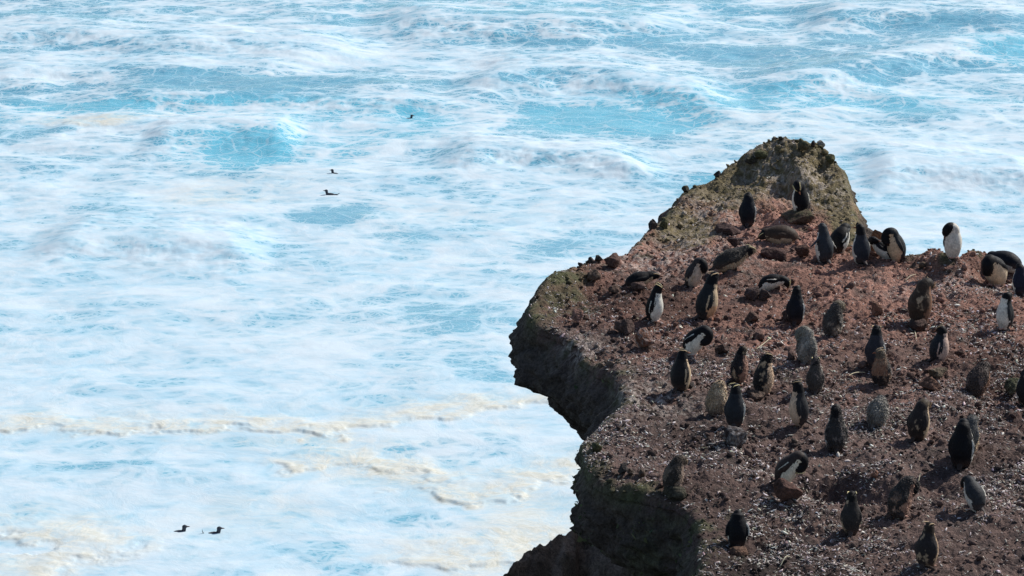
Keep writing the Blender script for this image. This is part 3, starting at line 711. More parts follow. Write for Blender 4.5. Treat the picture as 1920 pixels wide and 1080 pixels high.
def column(px, py):
    """ground point in the photo's column px whose row is nearest to py"""
    ys = np.arange(26.6, 46.8, .02); q = np.zeros_like(ys)
    for _ in range(2):
        dep = ys * ca - (q - CAMZ) * sa; xs = (px - 960) / FOC * dep; q = ground_z(xs, ys)
    r_ = proj(np.c_[xs, ys, q])[1]; ok = (sdist(xs, ys) > .05) & (np.minimum.accumulate(r_) >= r_ - 1)
    e = np.abs(r_ - py) + 1e6 * ~ok; k = int(np.argmin(e)); return np.array([xs[k], ys[k], q[k]])
def add_down(o, me, V_, p):
    nv = len(me.vertices); no = np.zeros(nv * 3, np.float32); me.vertices.foreach_get('normal', no); no = no.reshape(-1, 3)
    cc = np.zeros(nv * 4, np.float32); me.color_attributes['Col'].data.foreach_get('color', cc); cc = cc.reshape(-1, 4)[:, :3]
    N = int(1500 + 900 * p['fluff']); k = rng.choice(np.where(V_[:, 2] > .05)[0], N)
    d = no[k] * .55 + rng.normal(0, .35, (N, 3)) + np.array([0, 0, -.7]); d /= np.linalg.norm(d, axis=1)[:, None]
    a = np.cross(d, no[k] + 1e-3); a /= np.linalg.norm(a, axis=1)[:, None]; l_ = rng.uniform(.012, .026, N) * (.7 + .35 * p['fluff']); w_ = l_ * rng.uniform(.2, .4, N); b0 = V_[k] - no[k] * .002
    V4 = np.stack([b0 - a * w_[:, None], b0 + a * w_[:, None], b0 + d * l_[:, None] + no[k] * .006], 1).reshape(-1, 3)
    c3 = np.repeat(np.clip(cc[k] * rng.uniform(.6, 1.75, N)[:, None], .01, .9), 3, 0)
    mesh_obj('down', V4, np.arange(N * 3).reshape(N, 3), M_FEATHER, o, cols=c3, smooth=False)
def put_penguin(p, idx):
    x0, y0, x1, y1 = p['box']; p.setdefault('seed', idx)
    me, V_, hf = penguin_mesh(p)
    sc = 1.0; cx, cy = (x0 + x1) / 2, y1 - 4; lift = p.get('lift', 0)
    for it in range(5):
        P0 = column(cx, cy + lift * 130); zg = P0[2] + lift
        c_, s_ = math.cos(R(p['yaw'])), math.sin(R(p['yaw']))
        W = np.c_[V_[:, 0] * c_ - V_[:, 1] * s_, V_[:, 0] * s_ + V_[:, 1] * c_, V_[:, 2]] * sc + np.array([P0[0], P0[1], zg - .012])
        ax, ay = proj(W)
        hgt = ay.max() - ay.min(); 
        if p.get('fitw'): k = (x1 - x0) / (ax.max() - ax.min())
        else: k = (y1 - y0) / hgt
        sc = float(np.clip(sc * k, .78, 1.3))
        cx += (x0 + x1) / 2 - (ax.max() + ax.min()) / 2; cy += y1 - ay.max()
    o = bpy.data.objects.new('penguin', me); COL.objects.link(o)
    o.location = (P0[0], P0[1], zg - .012); o.rotation_euler = (0, 0, R(p['yaw'])); o.scale = (sc,) * 3
    tag(o, p['label'], 'penguin', p.get('group', 'penguins resting on the rock ledge'))
    if p['head'] != 'none': add_face(o, hf, p)
    if p.get('fluff', 0) > .25: add_down(o, me, V_, p)
    return o, P0, sc

PEN = [
 dict(box=(1384,360,1420,428), yaw=80, lean=2, head='low', back=NAVY, hood=BLACK, crest=0, label='upright dark penguin seen from behind, left of the one preening on a boulder'),
 dict(box=(1483,337,1519,405), yaw=125, lean=2, head='back', side=1, back=BLACK, lift=.10, label='glossy black penguin preening over its shoulder on the boulder below the mossy crest'),
 dict(box=(1421,424,1508,463), yaw=176, lean=80, curve=8, head='low', back=BROWN, belly=CREAM, fat=1.1, fitw=1, label='brown penguin lying flat asleep with its head to the left'),
 dict(box=(1520,418,1568,497), yaw=118, lean=4, head='up', look=40, flip=(58,30), back=(.06,.07,.085), hood=(.06,.065,.075), crest=0, label='slim bluish grey penguin with one flipper held out to the left'),
 dict(box=(1556,418,1594,478), yaw=50, lean=14, curve=34, head='bow', back=BLACK, fat=1.15, crest=0, label='hunched black penguin bending down behind the one with the raised flipper'),
 dict(box=(1595,420,1634,499), yaw=118, lean=0, head='tall', look=60, back=(.05,.058,.075), crest=0, label='upright bluish grey penguin with its black head turned left beside the brown angular boulder'),
 dict(box=(1628,443,1680,488), yaw=165, lean=42, curve=15, head='back', side=1, back=NAVY, crest=0, fat=1.05, label='crouching dark penguin with its head tucked back, between two standing penguins near the right rim'),
 dict(box=(1655,426,1702,493), yaw=185, lean=4, curve=22, head='deep', back=(.045,.05,.055), belly=CREAM, crest=0, dullbill=1, label='penguin with a stooped neck, bowed head pointing left, last of the rim group'),
 dict(box=(1761,407,1809,476), yaw=-82, lean=0, head='side', side=-1, back=BLACK, belly=(.70,.66,.58), dirt=.15, crest=0, label='white bellied penguin alone on the reddish knoll with its head tucked aside'),
 dict(box=(1850,470,1920,512), yaw=150, lean=72, curve=10, head='low', back=NAVY, crest=0, fat=1.1, label='dark penguin lying with its rounded back against the sea, by the right rim'),
 dict(box=(1836,478,1895,540), yaw=-128, lean=18, curve=40, head='deep', side=-1, back=BLACK, belly=(.68,.54,.38), fat=1.1, dirt=.2, crest=0, label='penguin curled forward with a wide cream belly and its black head hanging left'),
 dict(box=(1893,493,1936,559), yaw=105, lean=5, head='low', back=(.03,.034,.06), crest=0, label='navy backed penguin cut by the right edge beside the curled cream bellied one'),
 dict(box=(1862,546,1911,618), yaw=186, lean=2, curve=-4, head='over', side=-1, back=(.05,.055,.06), belly=WHITE, crest=0, label='grey sided penguin, pale front to the left, head turned over its back'),
 dict(box=(1703,521,1749,612), yaw=38, lean=2, curve=16, head='bow', back=BROWN, hood=(.04,.03,.025), moult=.25, belly=RUST, tan=1, label='tall dark brown penguin bowing its crested head to the right on a low rock'),
 dict(box=(1732,608,1783,682), yaw=8, lean=6, curve=4, head='over', side=1, back=(.035,.04,.05), belly=(.62,.45,.37), tan=1, fat=1.08, label='plump penguin with a pinkish belly to the right and its bill laid on its back'),
 dict(box=(1620,609,1663,695), yaw=78, lean=2, head='up', back=(.055,.055,.07), hood=BLACK, tan=1, label='black headed penguin with a grey back standing behind the rusty breasted moulting one'),
 dict(box=(1629,652,1676,728), yaw=-142, lean=0, head='up', look=-30, back=GREYB, hood=(.12,.1,.08), belly=RUST, belly2=(.03,.025,.025), moult=.6, mcol=(.2,.13,.09), fluff=.6, tan=1, fat=1.05, label='moulting penguin with a rusty breast and pale bill facing left'),
 dict(box=(1472,535,1512,613), yaw=76, lean=2, head='up', back=NAVY, crest=0, label='sleek navy penguin seen from behind, right below the bent double one'),
 dict(box=(1535,563,1591,637), yaw=40, lean=2, curve=22, head='bow', back=GREYB, hood=(.12,.1,.07), belly=GREYB, moult=.7, mcol=(.24,.2,.16), fluff=.8, flip=(8,38), tan=1, label='scruffy moulting penguin bowing right with one flipper hanging away from its side'),
 dict(box=(1489,610,1534,686), yaw=70, lean=0, head='side', side=1, back=GREY, hood=(.2,.19,.16), belly=GREY, moult=.6, mcol=(.34,.31,.27), fluff=1.2, crest=0, fat=1.05, label='fluffy light grey moulting penguin with a dark face patch turned left'),
 dict(box=(1506,667,1551,741), yaw=86, lean=2, head='up', back=GREYB, hood=(.03,.027,.027), moult=.5, mcol=(.16,.13,.12), fluff=.6, label='dusky moulting penguin seen from behind just below the fluffy light grey one'),
 dict(box=(1201,531,1246,604), yaw=-12, lean=6, curve=2, head='up', tilt=-.35, back=BLACK, dirt=.2, bellyw=.0, label='clean black and white penguin standing sideways near the left rim'),
 dict(box=(1163,499,1238,541), yaw=8, lean=68, curve=8, head='up', back=BLACK, belly=CREAM, tan=1, fitw=1, label='black penguin lying on its belly with raised head, leftmost of the colony'),
 dict(box=(1282,483,1323,543), yaw=-22, lean=6, curve=22, head='deep', back=(.045,.04,.04), belly=(.58,.46,.36), moult=.2, crest=0, label='small cream bellied penguin bowing its head, behind the orange footed one'),
 dict(box=(1297,508,1349,603), yaw=22, lean=10, curve=4, head='tall', tilt=.25, back=(.03,.035,.04), belly=CREAM, belly2=(.62,.36,.2), feet=(.75,.34,.2), tan=1, label='largest penguin, leaning forward with a tan belly and orange feet'),
 dict(box=(1336,459,1409,511), yaw=14, lean=63, curve=2, head='up', tilt=-.3, back=(.05,.045,.04), belly=CREAM, moult=.35, fluff=.3, label='mottled penguin lying propped on a slope with a yellow brow, head to the right'),
 dict(box=(1414,498,1483,548), yaw=-8, lean=48, curve=44, head='ground', fitw=1, back=BLACK, belly=(.74,.68,.58), dirt=.1, bellyw=-.1, label='black and white penguin bent double with its bill reaching the ground'),
 dict(box=(1281,610,1329,670), yaw=-28, lean=14, curve=44, head='deep', side=-1, back=BLACK, dirt=.1, crest=0, bellyw=0, label='stooped penguin with a bright white curved breast, behind the stout tan crested one'),
 dict(box=(1253,654,1299,738), yaw=48, lean=0, head='up', look=-40, back=(.03,.028,.03), belly=CREAM, tan=1, fat=1.05, label='stout dark penguin with a tan crest in front of the white breasted stooped one'),
 dict(box=(1359,648,1408,719), yaw=14, lean=2, head='up', tilt=-.3, back=(.045,.042,.045), belly=(.34,.2,.15), moult=.4, fluff=.5, dullbill=1, crest=0, label='dark grey penguin with a brownish pink breast, left one of a pair facing right'),
 dict(box=(1402,661,1454,743), yaw=14, lean=3, head='up', tilt=-.2, back=(.042,.04,.042), hood=(.02,.018,.02), belly=(.5,.36,.25), moult=.35, fluff=.5, dullbill=1, tan=1, label='dark penguin with a ragged tan breast, right one of a pair facing right'),
 dict(box=(1321,712,1363,783), yaw=-40, lean=6, head='none', back=TANF, hood=TANF, belly=(.44,.34,.24), moult=.5, mcol=(.5,.4,.29), fluff=1.4, crest=0, dirt=.9, label='pale tan fluffy penguin with its head hidden, beside the yellow crested one on the rock'),
 dict(box=(1355,717,1401,806), yaw=80, lean=3, head='up', look=-55, tilt=.2, back=(.04,.046,.055), label='clean slate backed penguin with bright yellow brow stripes standing on the streaked rock', lift=.06),
 dict(box=(1477,711,1525,799), yaw=163, lean=6, curve=-4, head='tall', look=8, back=(.05,.05,.055), belly=(.6,.45,.33), tan=1, dullbill=1, label='penguin with a beige brow facing left, its cream front to the left'),
 dict(box=(1543,757,1592,854), yaw=90, lean=2, head='tall', back=(.05,.046,.045), hood=(.02,.018,.02), moult=.45, mcol=(.13,.11,.1), fluff=.7, crest=0, fat=1.02, label='dark scruffy penguin with a narrow black head seen from behind, lower middle'),
 dict(box=(1621,750,1670,805), yaw=60, lean=14, curve=30, head='none', back=GREY, hood=GREY, belly=GREY, moult=.5, mcol=(.4,.37,.32), fluff=1.6, crest=0, fat=1.2, label='round pale grey downy bird curled up with no head showing'),
 dict(box=(1698,747,1746,832), yaw=48, lean=2, curve=20, head='bow', back=(.035,.028,.026), hood=(.1,.075,.05), belly=CREAM, moult=.1, tan=1, dullbill=1, label='dark brown penguin bowing right with a cream lit edge, right of the curled grey bird'),
 dict(box=(1805,677,1863,746), yaw=50, lean=22, curve=26, head='bow', back=(.075,.055,.048), hood=(.06,.045,.04), belly=RUST, moult=.6, mcol=(.14,.1,.085), fluff=1, crest=0, fat=1.15, label='squat brown moulting penguin leaning right near the right edge'),
 dict(box=(1900,690,1946,762), yaw=95, lean=0, head='low', back=(.03,.028,.03), hood=(.03,.028,.03), moult=.3, crest=0, label='dark penguin half cut off by the right edge above a mossy clod'),
 dict(box=(1786,775,1836,856), yaw=62, lean=6, curve=24, head='bow', back=(.1,.105,.11), hood=(.1,.1,.095), belly=CREAM, flip=(40,8), crest=0, moult=.2, fluff=.3, label='slate grey penguin mostly behind a black one, with its flipper out to the left'),
 dict(box=(1779,783,1827,884), yaw=72, lean=2, curve=4, head='low', back=BLACK, crest=0, label='very dark upright penguin with a long white edge, in front of the slate grey one'),
 dict(box=(1235,851,1293,925), yaw=36, lean=4, curve=26, head='bow', back=(.06,.05,.042), hood=(.08,.06,.045), belly=(.3,.22,.17), moult=.5, mcol=(.16,.12,.09), fluff=.8, tan=1, label='brown moulting penguin bowing right on the near lobe rim'),
 dict(box=(1451,843,1507,912), yaw=-14, lean=8, curve=46, head='deep', side=-1, back=(.05,.038,.034), belly=(.76,.72,.58), dirt=.1, bellyw=.1, label='stooped penguin with a pale cream breast standing on the dark brown boulder', lift=.05),
 dict(box=(1359,955,1407,1034), yaw=88, lean=6, curve=10, head='none', flip=(14,14), back=BLACK, crest=0, label='black penguin with its head out of sight, lowest left of the colony'),
 dict(box=(1573,920,1619,1009), yaw=82, lean=2, head='up', back=(.04,.036,.034), hood=(.015,.014,.014), belly=CREAM, moult=.15, label='dark penguin with bright crest tufts seen from behind below the black hollow'),
 dict(box=(1663,892,1719,972), yaw=22, lean=8, curve=26, head='deep', back=(.05,.045,.043), belly=(.42,.25,.18), moult=.6, mcol=(.3,.2,.15), fluff=1, crest=0, label='ragged moulting penguin with a pinkish brown flank leaning over the dark hollow'),
 dict(box=(1800,896,1849,962), yaw=120, lean=24, curve=22, head='bow', back=(.06,.064,.07), crest=0, fat=1.05, label='hunched slate backed penguin crouching at lower right'),
 dict(box=(1709,977,1766,1069), yaw=56, lean=2, head='up', look=-20, back=(.035,.03,.03), hood=(.05,.036,.028), belly=(.5,.35,.22), moult=.2, tan=1, dullbill=1, fat=1.08, label='stout brown black penguin with a tan crest, nearest to the camera'),
]
PINFO = [put_penguin(p, i) for i, p in enumerate(PEN)]

# swimming penguins far below
def swimmer(px, py, yaw, label, shape):
    P0 = at(px, py, SEA); j = np.argmin((SEAH[0] - P0[0]) ** 2 + (SEAH[1] - P0[1]) ** 2); zs = SEA + SEAH[2][j]
    P0 = at(px, py, zs); 
    parts = [sweep([(-.26, 0, -.06), (-.14, 0, .0), (0, 0, .015), (.12, 0, -.01)], [.02, .07, .08, .05], [.015, .045, .055, .045], 16)]
    if shape == 'tail': parts.append(sweep([(-.20, 0, 0), (-.27, 0, .05), (-.29, 0, .16)], [.03, .022, .008], [.02, .012, .006], 10))
    if shape == 'long': parts.append(sweep([(-.18, 0, .0), (-.30, 0, .02), (-.38, 0, .07)], [.05, .03, .012], [.03, .016, .01], 10))
    hx = .10
    parts.append(sweep([(.05, 0, -.02), (hx, 0, .06), (hx + .01, 0, .14), (hx + .02, 0, .17)], [.06, .052, .048, .03], [.06, .05, .048, .03], 14))
    parts.append(sweep([(hx - .03, 0, .145), (hx + .02, 0, .155), (hx + .06, 0, .15), (hx + .09, 0, .148)], [.03, .05, .036, .018], [.03, .045, .032, .016], 14))
    Vs, Fs, off = [], [], 0
    for V_, F_, *_ in parts: Vs.append(V_); Fs += [tuple(a + off for a in f) for f in F_]; off += len(V_)
    Vs = np.vstack(Vs); me = fuse(Vs, Fs, .012); nv = len(me.vertices)
    a = me.color_attributes.new('Col', 'FLOAT_COLOR', 'POINT'); cc = np.ones((nv, 4), np.float32); cc[:, :3] = (.055, .06, .075); a.data.foreach_set('color', cc.ravel())
    me.materials.clear(); me.materials.append(M_FEATHER)
    o = bpy.data.objects.new('swimming_penguin', me); COL.objects.link(o)
    o.location = (P0[0], P0[1], zs + (.0 if shape == 'long' else -.045)); o.rotation_euler = (0, 0, R(yaw)); o.scale = (1.1,) * 3
    tag(o, label, 'penguin', 'penguins swimming in the foam')
    b = np.array([hx + .095, 0, .146]); tube_obj('bill', [b - (.02, 0, 0), b + (.02, 0, 0), b + (.055, 0, -.006)], [.017, .013, .004], [.019, .013, .004], M_BILLD, o, 8)
swimmer(402, 999, 8, 'swimming penguin with its tail raised, right one of two in the near foam', 'tail')
swimmer(337, 996, 10, 'swimming penguin showing only head and neck, left one of two in the near foam', 'head')
swimmer(618, 365, 176, 'swimming penguin with its whole dark back out of the water facing left', 'long')
swimmer(628, 325, 150, 'swimming penguin lifting its head just above the long dark backed one', 'head')
swimmer(767, 222, 20, 'farthest swimming penguin, alone near the blue backed wave', 'head')

# ------------------------------------------------------------------ loose boulders
def ico(sub=3):
    b = bmesh.new(); bmesh.ops.create_icosphere(b, subdivisions=sub, radius=1.0)
    V_ = np.array([v.co[:] for v in b.verts]); F_ = np.array([[v.index for v in f.verts] for f in b.faces]); b.free(); return V_, F_
ICO4, ICO1, ICO2 = ico(4), ico(1), ico(2)
def boulder(px, py, wpx, hpx, label, col=(.11, .07, .055), angular=.5, sink=.25, depth=1.0, seed=0, lift=0, streak=0, name='boulder', moss=0, rot=0):
    """px,py = bottom centre in the photo; wpx,hpx = width and height in photo pixels"""
    P0 = column(px, py - 2); zg = P0[2]
    ppm = FOC / np.linalg.norm(P0 - np.array([0, 0, CAMZ])); rx = wpx / ppm / 2; rz = hpx / ppm / (2 - sink) * 1.02
    V_ = ICO4[0].copy(); r_ = np.random.default_rng(seed + 50)
    for _ in range(15):                       # chop facets off
        d = unit(r_.normal(size=3)); c = r_.uniform(.38, .72) + (1 - angular) * .15; t_ = V_ @ d - c
        V_ = V_ - d[None] * np.clip(t_, 0, None)[:, None] * .92
    nn = fbm(V_[:, 0] + seed, V_[:, 1], V_[:, 2], 1.6, 4, .55); V_ = V_ * (1 + nn * .35)[:, None]
    n2 = fbm(V_[:, 0] + seed, V_[:, 1], V_[:, 2], 6, 3, .6); V_ = V_ * (1 + n2 * .10)[:, None]
    V_ = V_ / np.array([np.abs(V_[:, 0]).max(), np.abs(V_[:, 1]).max(), np.abs(V_[:, 2]).max()])
    c_, s_ = math.cos(rot), math.sin(rot); V_[:, [0, 2]] = V_[:, [0, 2]] @ np.array([[c_, s_], [-s_, c_]])
    V_ = V_ * np.array([rx, rx * depth, rz])
    cc = np.array(col)[None] * (1 + n2[:, None] * 1.0 + nn[:, None] * .8)
    if streak: k = np.clip(1 - np.abs(fbm(V_[:, 0] * 30, V_[:, 1] * 30, V_[:, 2] * 12, .5, 3)) * 7, 0, 1)[:, None] * streak; cc = cc * (1 - k) + .5 * k
    if moss: k = (sstep(-.1, .3, n2 + V_[:, 2] / rz * .3) * moss)[:, None]; cc = cc * (1 - k) + np.array([.06, .07, .03]) * k
    o = mesh_obj(name, V_, ICO4[1], M_ROCK, cols=np.clip(cc, .01, 1))
    o.location = (P0[0], P0[1], zg + rz * (1 - sink) + lift); tag(o, label, 'rock', 'loose rocks on the ledge'); return o
DK = (.05, .043, .04); RB = (.17, .085, .06); OL = (.09, .085, .045)
BL = [
 (1497,418,64,26,'wide domed boulder under the preening penguin below the mossy crest',(.10,.065,.05),.3,.35,1.2),
 (1640,470,34,46,'angular orange brown boulder standing at the rim between dark penguins',(.24,.12,.07),1,.1,.8),
 (1208,655,44,38,'rounded reddish boulder with a white streak, left part of the ledge',RB,.4,.2,1),
 (1382,838,54,36,'dark boulder streaked with guano under the yellow browed penguin',(.06,.045,.042),.7,.3,1),
 (1475,942,62,44,'dark brown boulder under the stooped cream breasted penguin',(.09,.05,.04),.7,.25,1),
 (1725,622,46,26,'low dark brown rock at the feet of the tall bowing penguin',(.07,.045,.038),.4,.3,1),
 (1643,594,26,28,'small angular pinkish brown rock with a flat top right of centre',(.20,.11,.08),1,.2,1),
 (1742,732,46,24,'flat brown slab of rock above the bowing dark brown penguin',(.15,.085,.06),.9,.3,1),
 (1423,640,24,18,'small smooth brown stone right of the stooped white breasted penguin',(.16,.10,.08),.3,.3,1),
 (1224,431,19,21,'dark round stone perched on the left ridge against the sea',DK,.3,.1,1),
 (1246,430,20,18,'dark stone just right of the round perched one on the ridge',OL,.4,.3,1),
 (1286,364,17,14,'dark stone on the mossy shoulder edge of the left ridge',DK,.4,.1,1),
 (1149,502,34,24,'brown rounded rock on the rim left of the lying penguin',(.10,.06,.05),.3,.3,1),
 (1108,494,11,11,'smaller of two round dark stones side by side on the left rim',DK,.2,.15,1),
 (1122,494,17,14,'larger of two round dark stones side by side on the left rim',DK,.2,.15,1),
 (1088,498,10,9,'tiny dark stone at the left end of the rim stones',DK,.3,.15,1),
 (1112,528,30,22,'brown cracked rock inside the left rim',(.12,.085,.065),.6,.3,1),
 (1082,606,26,22,'pinkish angular rock with a dark shaded side near the left nose',(.22,.125,.10),.9,.25,1),
 (1507,286,26,24,'grey brown faceted boulder on the mossy crest',(.11,.095,.065),.8,.3,1),
 (1524,277,10,13,'small dark stone between the crest boulder and the pale stone',DK,.3,.1,1),
 (1538,278,18,18,'pale grey stone at the right end of the mossy crest',(.36,.34,.31),.6,.1,1),
 (1558,306,22,18,'mossy dark round boulder on the right flank of the spur',OL,.3,.1,1),
 (1464,265,10,8,'tiny dark stone on the very top of the mossy crest',DK,.3,.1,1),
 (1609,391,9,9,'tiny dark stone sticking out of the right flank of the spur',DK,.4,.1,1),
 (1408,306,24,14,'dark flat stone on the left shoulder of the mossy crest',DK,.6,.3,1),
 (1426,298,26,16,'dark mossy stone half sunk in the crest',OL,.6,.4,1),
 (1345,328,16,12,'dark stone on the left edge of the spur',DK,.5,.3,1),
 (1366,438,50,20,'dark crumbling clod left of the sleeping brown penguin',(.08,.05,.045),.8,.4,1),
 (1380,462,36,18,'dark clod above the mottled propped penguin',(.06,.04,.038),.8,.4,1),
 (1452,490,56,28,'large dark broken clod below the sleeping brown penguin',(.075,.045,.04),.9,.4,1),
 (1504,484,30,24,'dark clod beside the grey penguin with the raised flipper',(.085,.05,.04),.9,.3,1),
 (1412,560,36,24,'dark rough rock left of the bent double penguin',(.075,.052,.048),.8,.3,1),
 (1434,566,28,22,'dark rock under the bent double penguin',(.06,.045,.042),.7,.3,1),
 (1412,606,34,24,'reddish brown crusty rock in the upper middle',(.12,.075,.058),.8,.3,1),
 (1478,600,24,22,'dark lump left of the sleek navy penguin',(.06,.045,.042),.7,.3,1),
 (1170,628,40,30,'broad brown lump left of the clean black and white penguin',(.09,.06,.052),.6,.4,1),
 (1356,664,34,20,'low dark angular rock left of the pair facing right',(.07,.048,.042),.9,.4,1),
 (1420,752,36,20,'low brown stone under the ragged tan breasted penguin',(.10,.07,.055),.5,.35,1),
 (1756,706,44,18,'earthy brown crag right of the rusty breasted penguin',(.11,.085,.06),1,.4,1),
 (1686,975,30,20,'dark rock under the ragged moulting penguin',(.06,.045,.04),.7,.3,1),
 (1385,1046,44,26,'brown stone behind the lowest left penguin',(.11,.065,.045),.8,.3,1),
 (1640,899,16,14,'small orange brown stone above the ragged moulting penguin',(.24,.13,.09),.5,.2,1),
 (1262,936,50,22,'grassy dark ledge stone under the brown moulting penguin',(.06,.055,.04),.6,.4,1),
 (1370,500,40,26,'reddish rock against which the mottled penguin rests',(.12,.07,.055),.7,.35,1),
 (1196,545,30,14,'brown stone under the leftmost lying penguin',(.11,.07,.058),.5,.4,1),
 (1152,552,24,14,'small brown stone below the left rim, beneath the lying penguin\'s tail',(.12,.08,.062),.5,.3,1),
 (1296,728,18,10,'little dark stone right of the stout dark penguin',DK,.5,.3,1),
 (1302,520,18,14,'dark stone left of the small cream bellied penguin',DK,.6,.3,1),
 (1900,740,40,30,'mossy grey clod below the half cut off penguin',(.10,.095,.07),.6,.3,1),
 (1118,850,22,20,'dark mossy knob at the tip of the near lobe',OL,.5,.3,1),
 (1170,888,24,18,'dark hollow looking stone on the near lobe',DK,.7,.3,1),
 (1204,896,16,16,'larger round pebble on the near lobe rim',(.10,.075,.06),.3,.2,1),
]
for i, (px, py, w_, h_, lab, col, an, sk_, dp) in enumerate(BL):
    boulder(px, py, w_, h_, lab, col, max(an, .55), max(sk_, .28), dp, seed=i * 7 + 3, streak=.45 if 'streak' in lab else 0, moss=.6 if 'mossy' in lab else 0)

# ------------------------------------------------------------------ ground litter nobody could count
def scatter(nm, N, dens_fn, base_fn, mat, label, cat, colfn, zoff):
    got = []; 
    while sum(len(g) for g in got) < N:
        px = rng.uniform(0.0, 8.4, 60000); py = rng.uniform(26.4, 46.5, 60000)
        k = (sdist(px, py) > .03); px, py = px[k], py[k]
        ok = rng.uniform(0, 1, len(px)) < dens_fn(px, py); got.append(np.c_[px[ok], py[ok]])
    P = np.vstack(got)[:N]; zg = ground_z(P[:, 0], P[:, 1])
    BV, BF = base_fn; nb = len(BV)
    return P, zg
def dens_white(px, py):
    n = fbm(px, py, np.zeros_like(px), .55, 4, .6); n2 = fbm(px, py, np.zeros_like(px) + 4, 3, 3)
    return np.clip(.05 + sstep(-.06, .34, n + .6 * n2) * 1.1, 0, 1) * sstep(39.5, 33.5, py - px * .25) * .95 + .05
def dens_all(px, py): return np.clip(.35 + fbm(px, py, np.zeros_like(px) + 9, .9, 4) * 1.6, .03, 1)
def rot_basis(n, tilt):
    yaw = rng.uniform(0, 2 * math.pi, n); a = np.stack([np.cos(yaw), np.sin(yaw), rng.normal(0, tilt, n)], 1); a /= np.linalg.norm(a, axis=1)[:, None]
    nn = np.stack([rng.normal(0, tilt, n), rng.normal(0, tilt, n), np.ones(n)], 1); b = np.cross(nn, a); b /= np.linalg.norm(b, axis=1)[:, None]; return a, b, np.cross(a, b)
# feathers: bent slivers with a body thickness
N = 66000
P, zg = scatter('', N, dens_white, (np.zeros((1, 3)), None), None, '', '', None, 0)
a, b, c = rot_basis(N, .45)
ln = rng.gamma(2.6, .0052, N) + .005; wd = ln * rng.uniform(.14, .5, N); th = wd * .35; bend = ln * rng.normal(0, .35, N)
tmpl = np.array([[-1, 0, 0], [-.3, 1, 0], [-.3, -1, 0], [-.3, 0, 1], [.4, .9, 0], [.4, -.9, 0], [.4, 0, 1], [1, 0, 0]])
tf = np.array([[0, 1, 3], [0, 3, 2], [0, 2, 1], [1, 4, 6], [1, 6, 3], [3, 6, 5], [3, 5, 2], [2, 5, 4], [2, 4, 1], [4, 7, 6], [6, 7, 5], [5, 7, 4]])
C0 = np.c_[P, zg + .006 + th * .5]
VV = C0[:, None] + a[:, None] * (tmpl[None, :, 0, None] * ln[:, None, None]) + b[:, None] * (tmpl[None, :, 1, None] * wd[:, None, None] + ((tmpl[None, :, 0, None] ** 2 - .4) * bend[:, None, None])) + c[:, None] * (tmpl[None, :, 2, None] * th[:, None, None])
sh_ = rng.uniform(0, 1, N) ** 1.5; col = np.array([.14, .095, .08])[None] * (1 - sh_[:, None]) + np.array([.74, .69, .65])[None] * sh_[:, None]
col = col * (1 + rng.normal(0, .06, (N, 3)))
FF = (tf[None] + (np.arange(N) * 8)[:, None, None]).reshape(-1, 3)
tag(mesh_obj('feather_litter', VV.reshape(-1, 3), FF, M_LITTER, cols=np.repeat(np.clip(col, .02, .9), 8, 0), smooth=False), 'scattered pale moulted feathers and shell bits covering the brown ground', 'feather litter', kind='stuff')
# rubble clods
N = 7000
P, zg = scatter('', N, dens_all, (np.zeros((1, 3)), None), None, '', '', None, 0)
sz = rng.gamma(1.9, .0068, N) + .006; a, b, c = rot_basis(N, .5)
V1, F1 = ICO1
jit = 1 + rng.normal(0, .17, (N, len(V1), 1)); q = V1[None] * jit
rxs = sz * rng.uniform(.8, 1.6, N); rys = sz * rng.uniform(.7, 1.2, N); rzs = sz * rng.uniform(.5, .95, N)
VV = np.c_[P, zg + rzs * .35][:, None] + a[:, None] * q[..., 0:1] * rxs[:, None, None] + b[:, None] * q[..., 1:2] * rys[:, None, None] + c[:, None] * q[..., 2:3] * rzs[:, None, None]
cb = rock_color(P[:, 0], P[:, 1], zg, np.clip(sdist(P[:, 0], P[:, 1]), 0, 9)) * rng.uniform(.55, 1.35, N)[:, None]
FF = (F1[None] + (np.arange(N) * len(V1))[:, None, None]).reshape(-1, 3)
tag(mesh_obj('rubble', VV.reshape(-1, 3), FF, M_ROCK, cols=np.repeat(np.clip(cb, .012, 1), len(V1), 0)), 'loose reddish and dark crumbs of volcanic soil strewn over the ledge', 'rubble', kind='stuff')

# moss tufts on the shaded flank of the near lobe, the nose and the spur
def tufts(nm, P, nrmv, label, colr, size):
    N = len(P); yaw = rng.normal(0, 1, (N, 3)); a = np.cross(nrmv, yaw); a /= np.linalg.norm(a, axis=1)[:, None] + 1e-9
    up_ = nrmv * .8 + rng.normal(0, .5, (N, 3)); up_ /= np.linalg.norm(up_, axis=1)[:, None]
    l_ = rng.gamma(3, size / 3, N) + .006; w_ = l_ * rng.uniform(.25, .5, N)
    V_ = np.stack([P - a * w_[:, None], P + a * w_[:, None], P + up_ * l_[:, None] * .6 + a * (w_ * 1.1)[:, None], P + up_ * l_[:, None]], 1)
    F_ = np.arange(N * 4).reshape(N, 4); cc = np.array(colr)[None] * rng.uniform(.45, 1.7, N)[:, None] * (1 + rng.normal(0, .12, (N, 3)))
    tag(mesh_obj(nm, V_.reshape(-1, 3), F_, M_LITTER, cols=np.repeat(np.clip(cc, .01, 1), 4, 0), smooth=False), label, 'moss', kind='stuff')
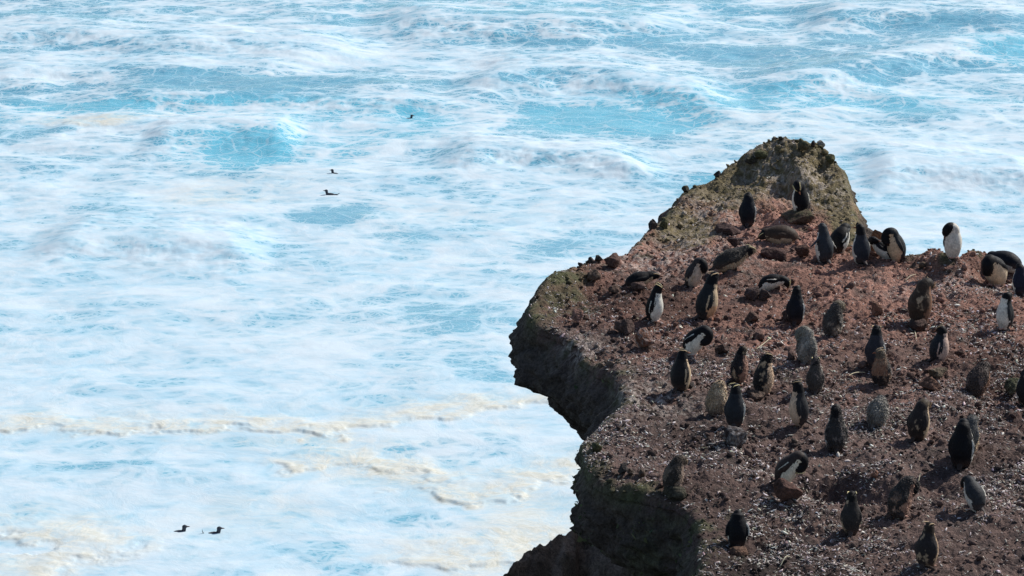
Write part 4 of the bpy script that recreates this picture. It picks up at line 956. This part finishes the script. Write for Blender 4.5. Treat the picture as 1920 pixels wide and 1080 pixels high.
WP = np.c_[fx, fy, fz].reshape(n, len(deps), 3); gu_ = np.gradient(WP, axis=0); gv_ = np.gradient(WP, axis=1); WN = np.cross(gu_, gv_); WN /= np.linalg.norm(WN, axis=2)[..., None] + 1e-9
sgn = np.sign((WN[..., 0] * NO[:, None, 0] + WN[..., 1] * NO[:, None, 1]).mean()); WN = WN * sgn
q1 = fbm(fx, fy, fz, 2.0, 4, .6).reshape(n, len(deps)); prb = sstep(-.08, .25, q1) * (wb[:, None] * .9 + .22 * wa[:, None] * np.exp(-deps[None] / .25)) * (deps[None] < 2.4) * (deps[None] > .02)
idx_ = np.argwhere(rng.uniform(0, 1, prb.shape) < prb * .30); idx_ = idx_[rng.permutation(len(idx_))[:26000]]
Pm_ = WP[idx_[:, 0], idx_[:, 1]] + rng.normal(0, .008, (len(idx_), 3)); Nm_ = WN[idx_[:, 0], idx_[:, 1]]
tufts('moss', Pm_, Nm_, 'dark green moss clinging to the shaded flank of the near rock lobe', (.075, .090, .042), .026)
# dry stalks lying on the ground
def stalk(x0_, y0_, x1_, y1_, label):
    a_ = column(x0_, y0_); b_ = column(x1_, y1_); m_ = (a_ + b_) / 2; m_[2] = float(ground_z(m_[0], m_[1])) + .05; a_[2] += .012; b_[2] += .03
    o = tube_obj('stalk', [a_, m_, b_], [.006, .006, .004], [.006, .006, .004], M_STRAW, None, 6, (1, 0, 0)); tag(o, label, 'stalk', 'dry pale stalks on the ground')
M_STRAW = mat_plain('dry_straw', (0.55, 0.50, 0.34), .8)
stalk(1412, 660, 1446, 636, 'pale straw stalk lying right of the pair of penguins facing right')
stalk(1697, 528, 1717, 518, 'short white stalk on the reddish soil left of the tall bowing penguin')
stalk(1578, 715, 1622, 702, 'thin pale stalk between the rusty breasted and dusky moulting penguins')
stalk(1715, 622, 1718, 640, 'upright straw at the foot of the low dark brown rock')
stalk(1462, 1066, 1484, 1052, 'yellowish stalk near the bottom edge between two upright penguins')
stalk(1722, 905, 1727, 892, 'short pale stalk right of the ragged moulting penguin')
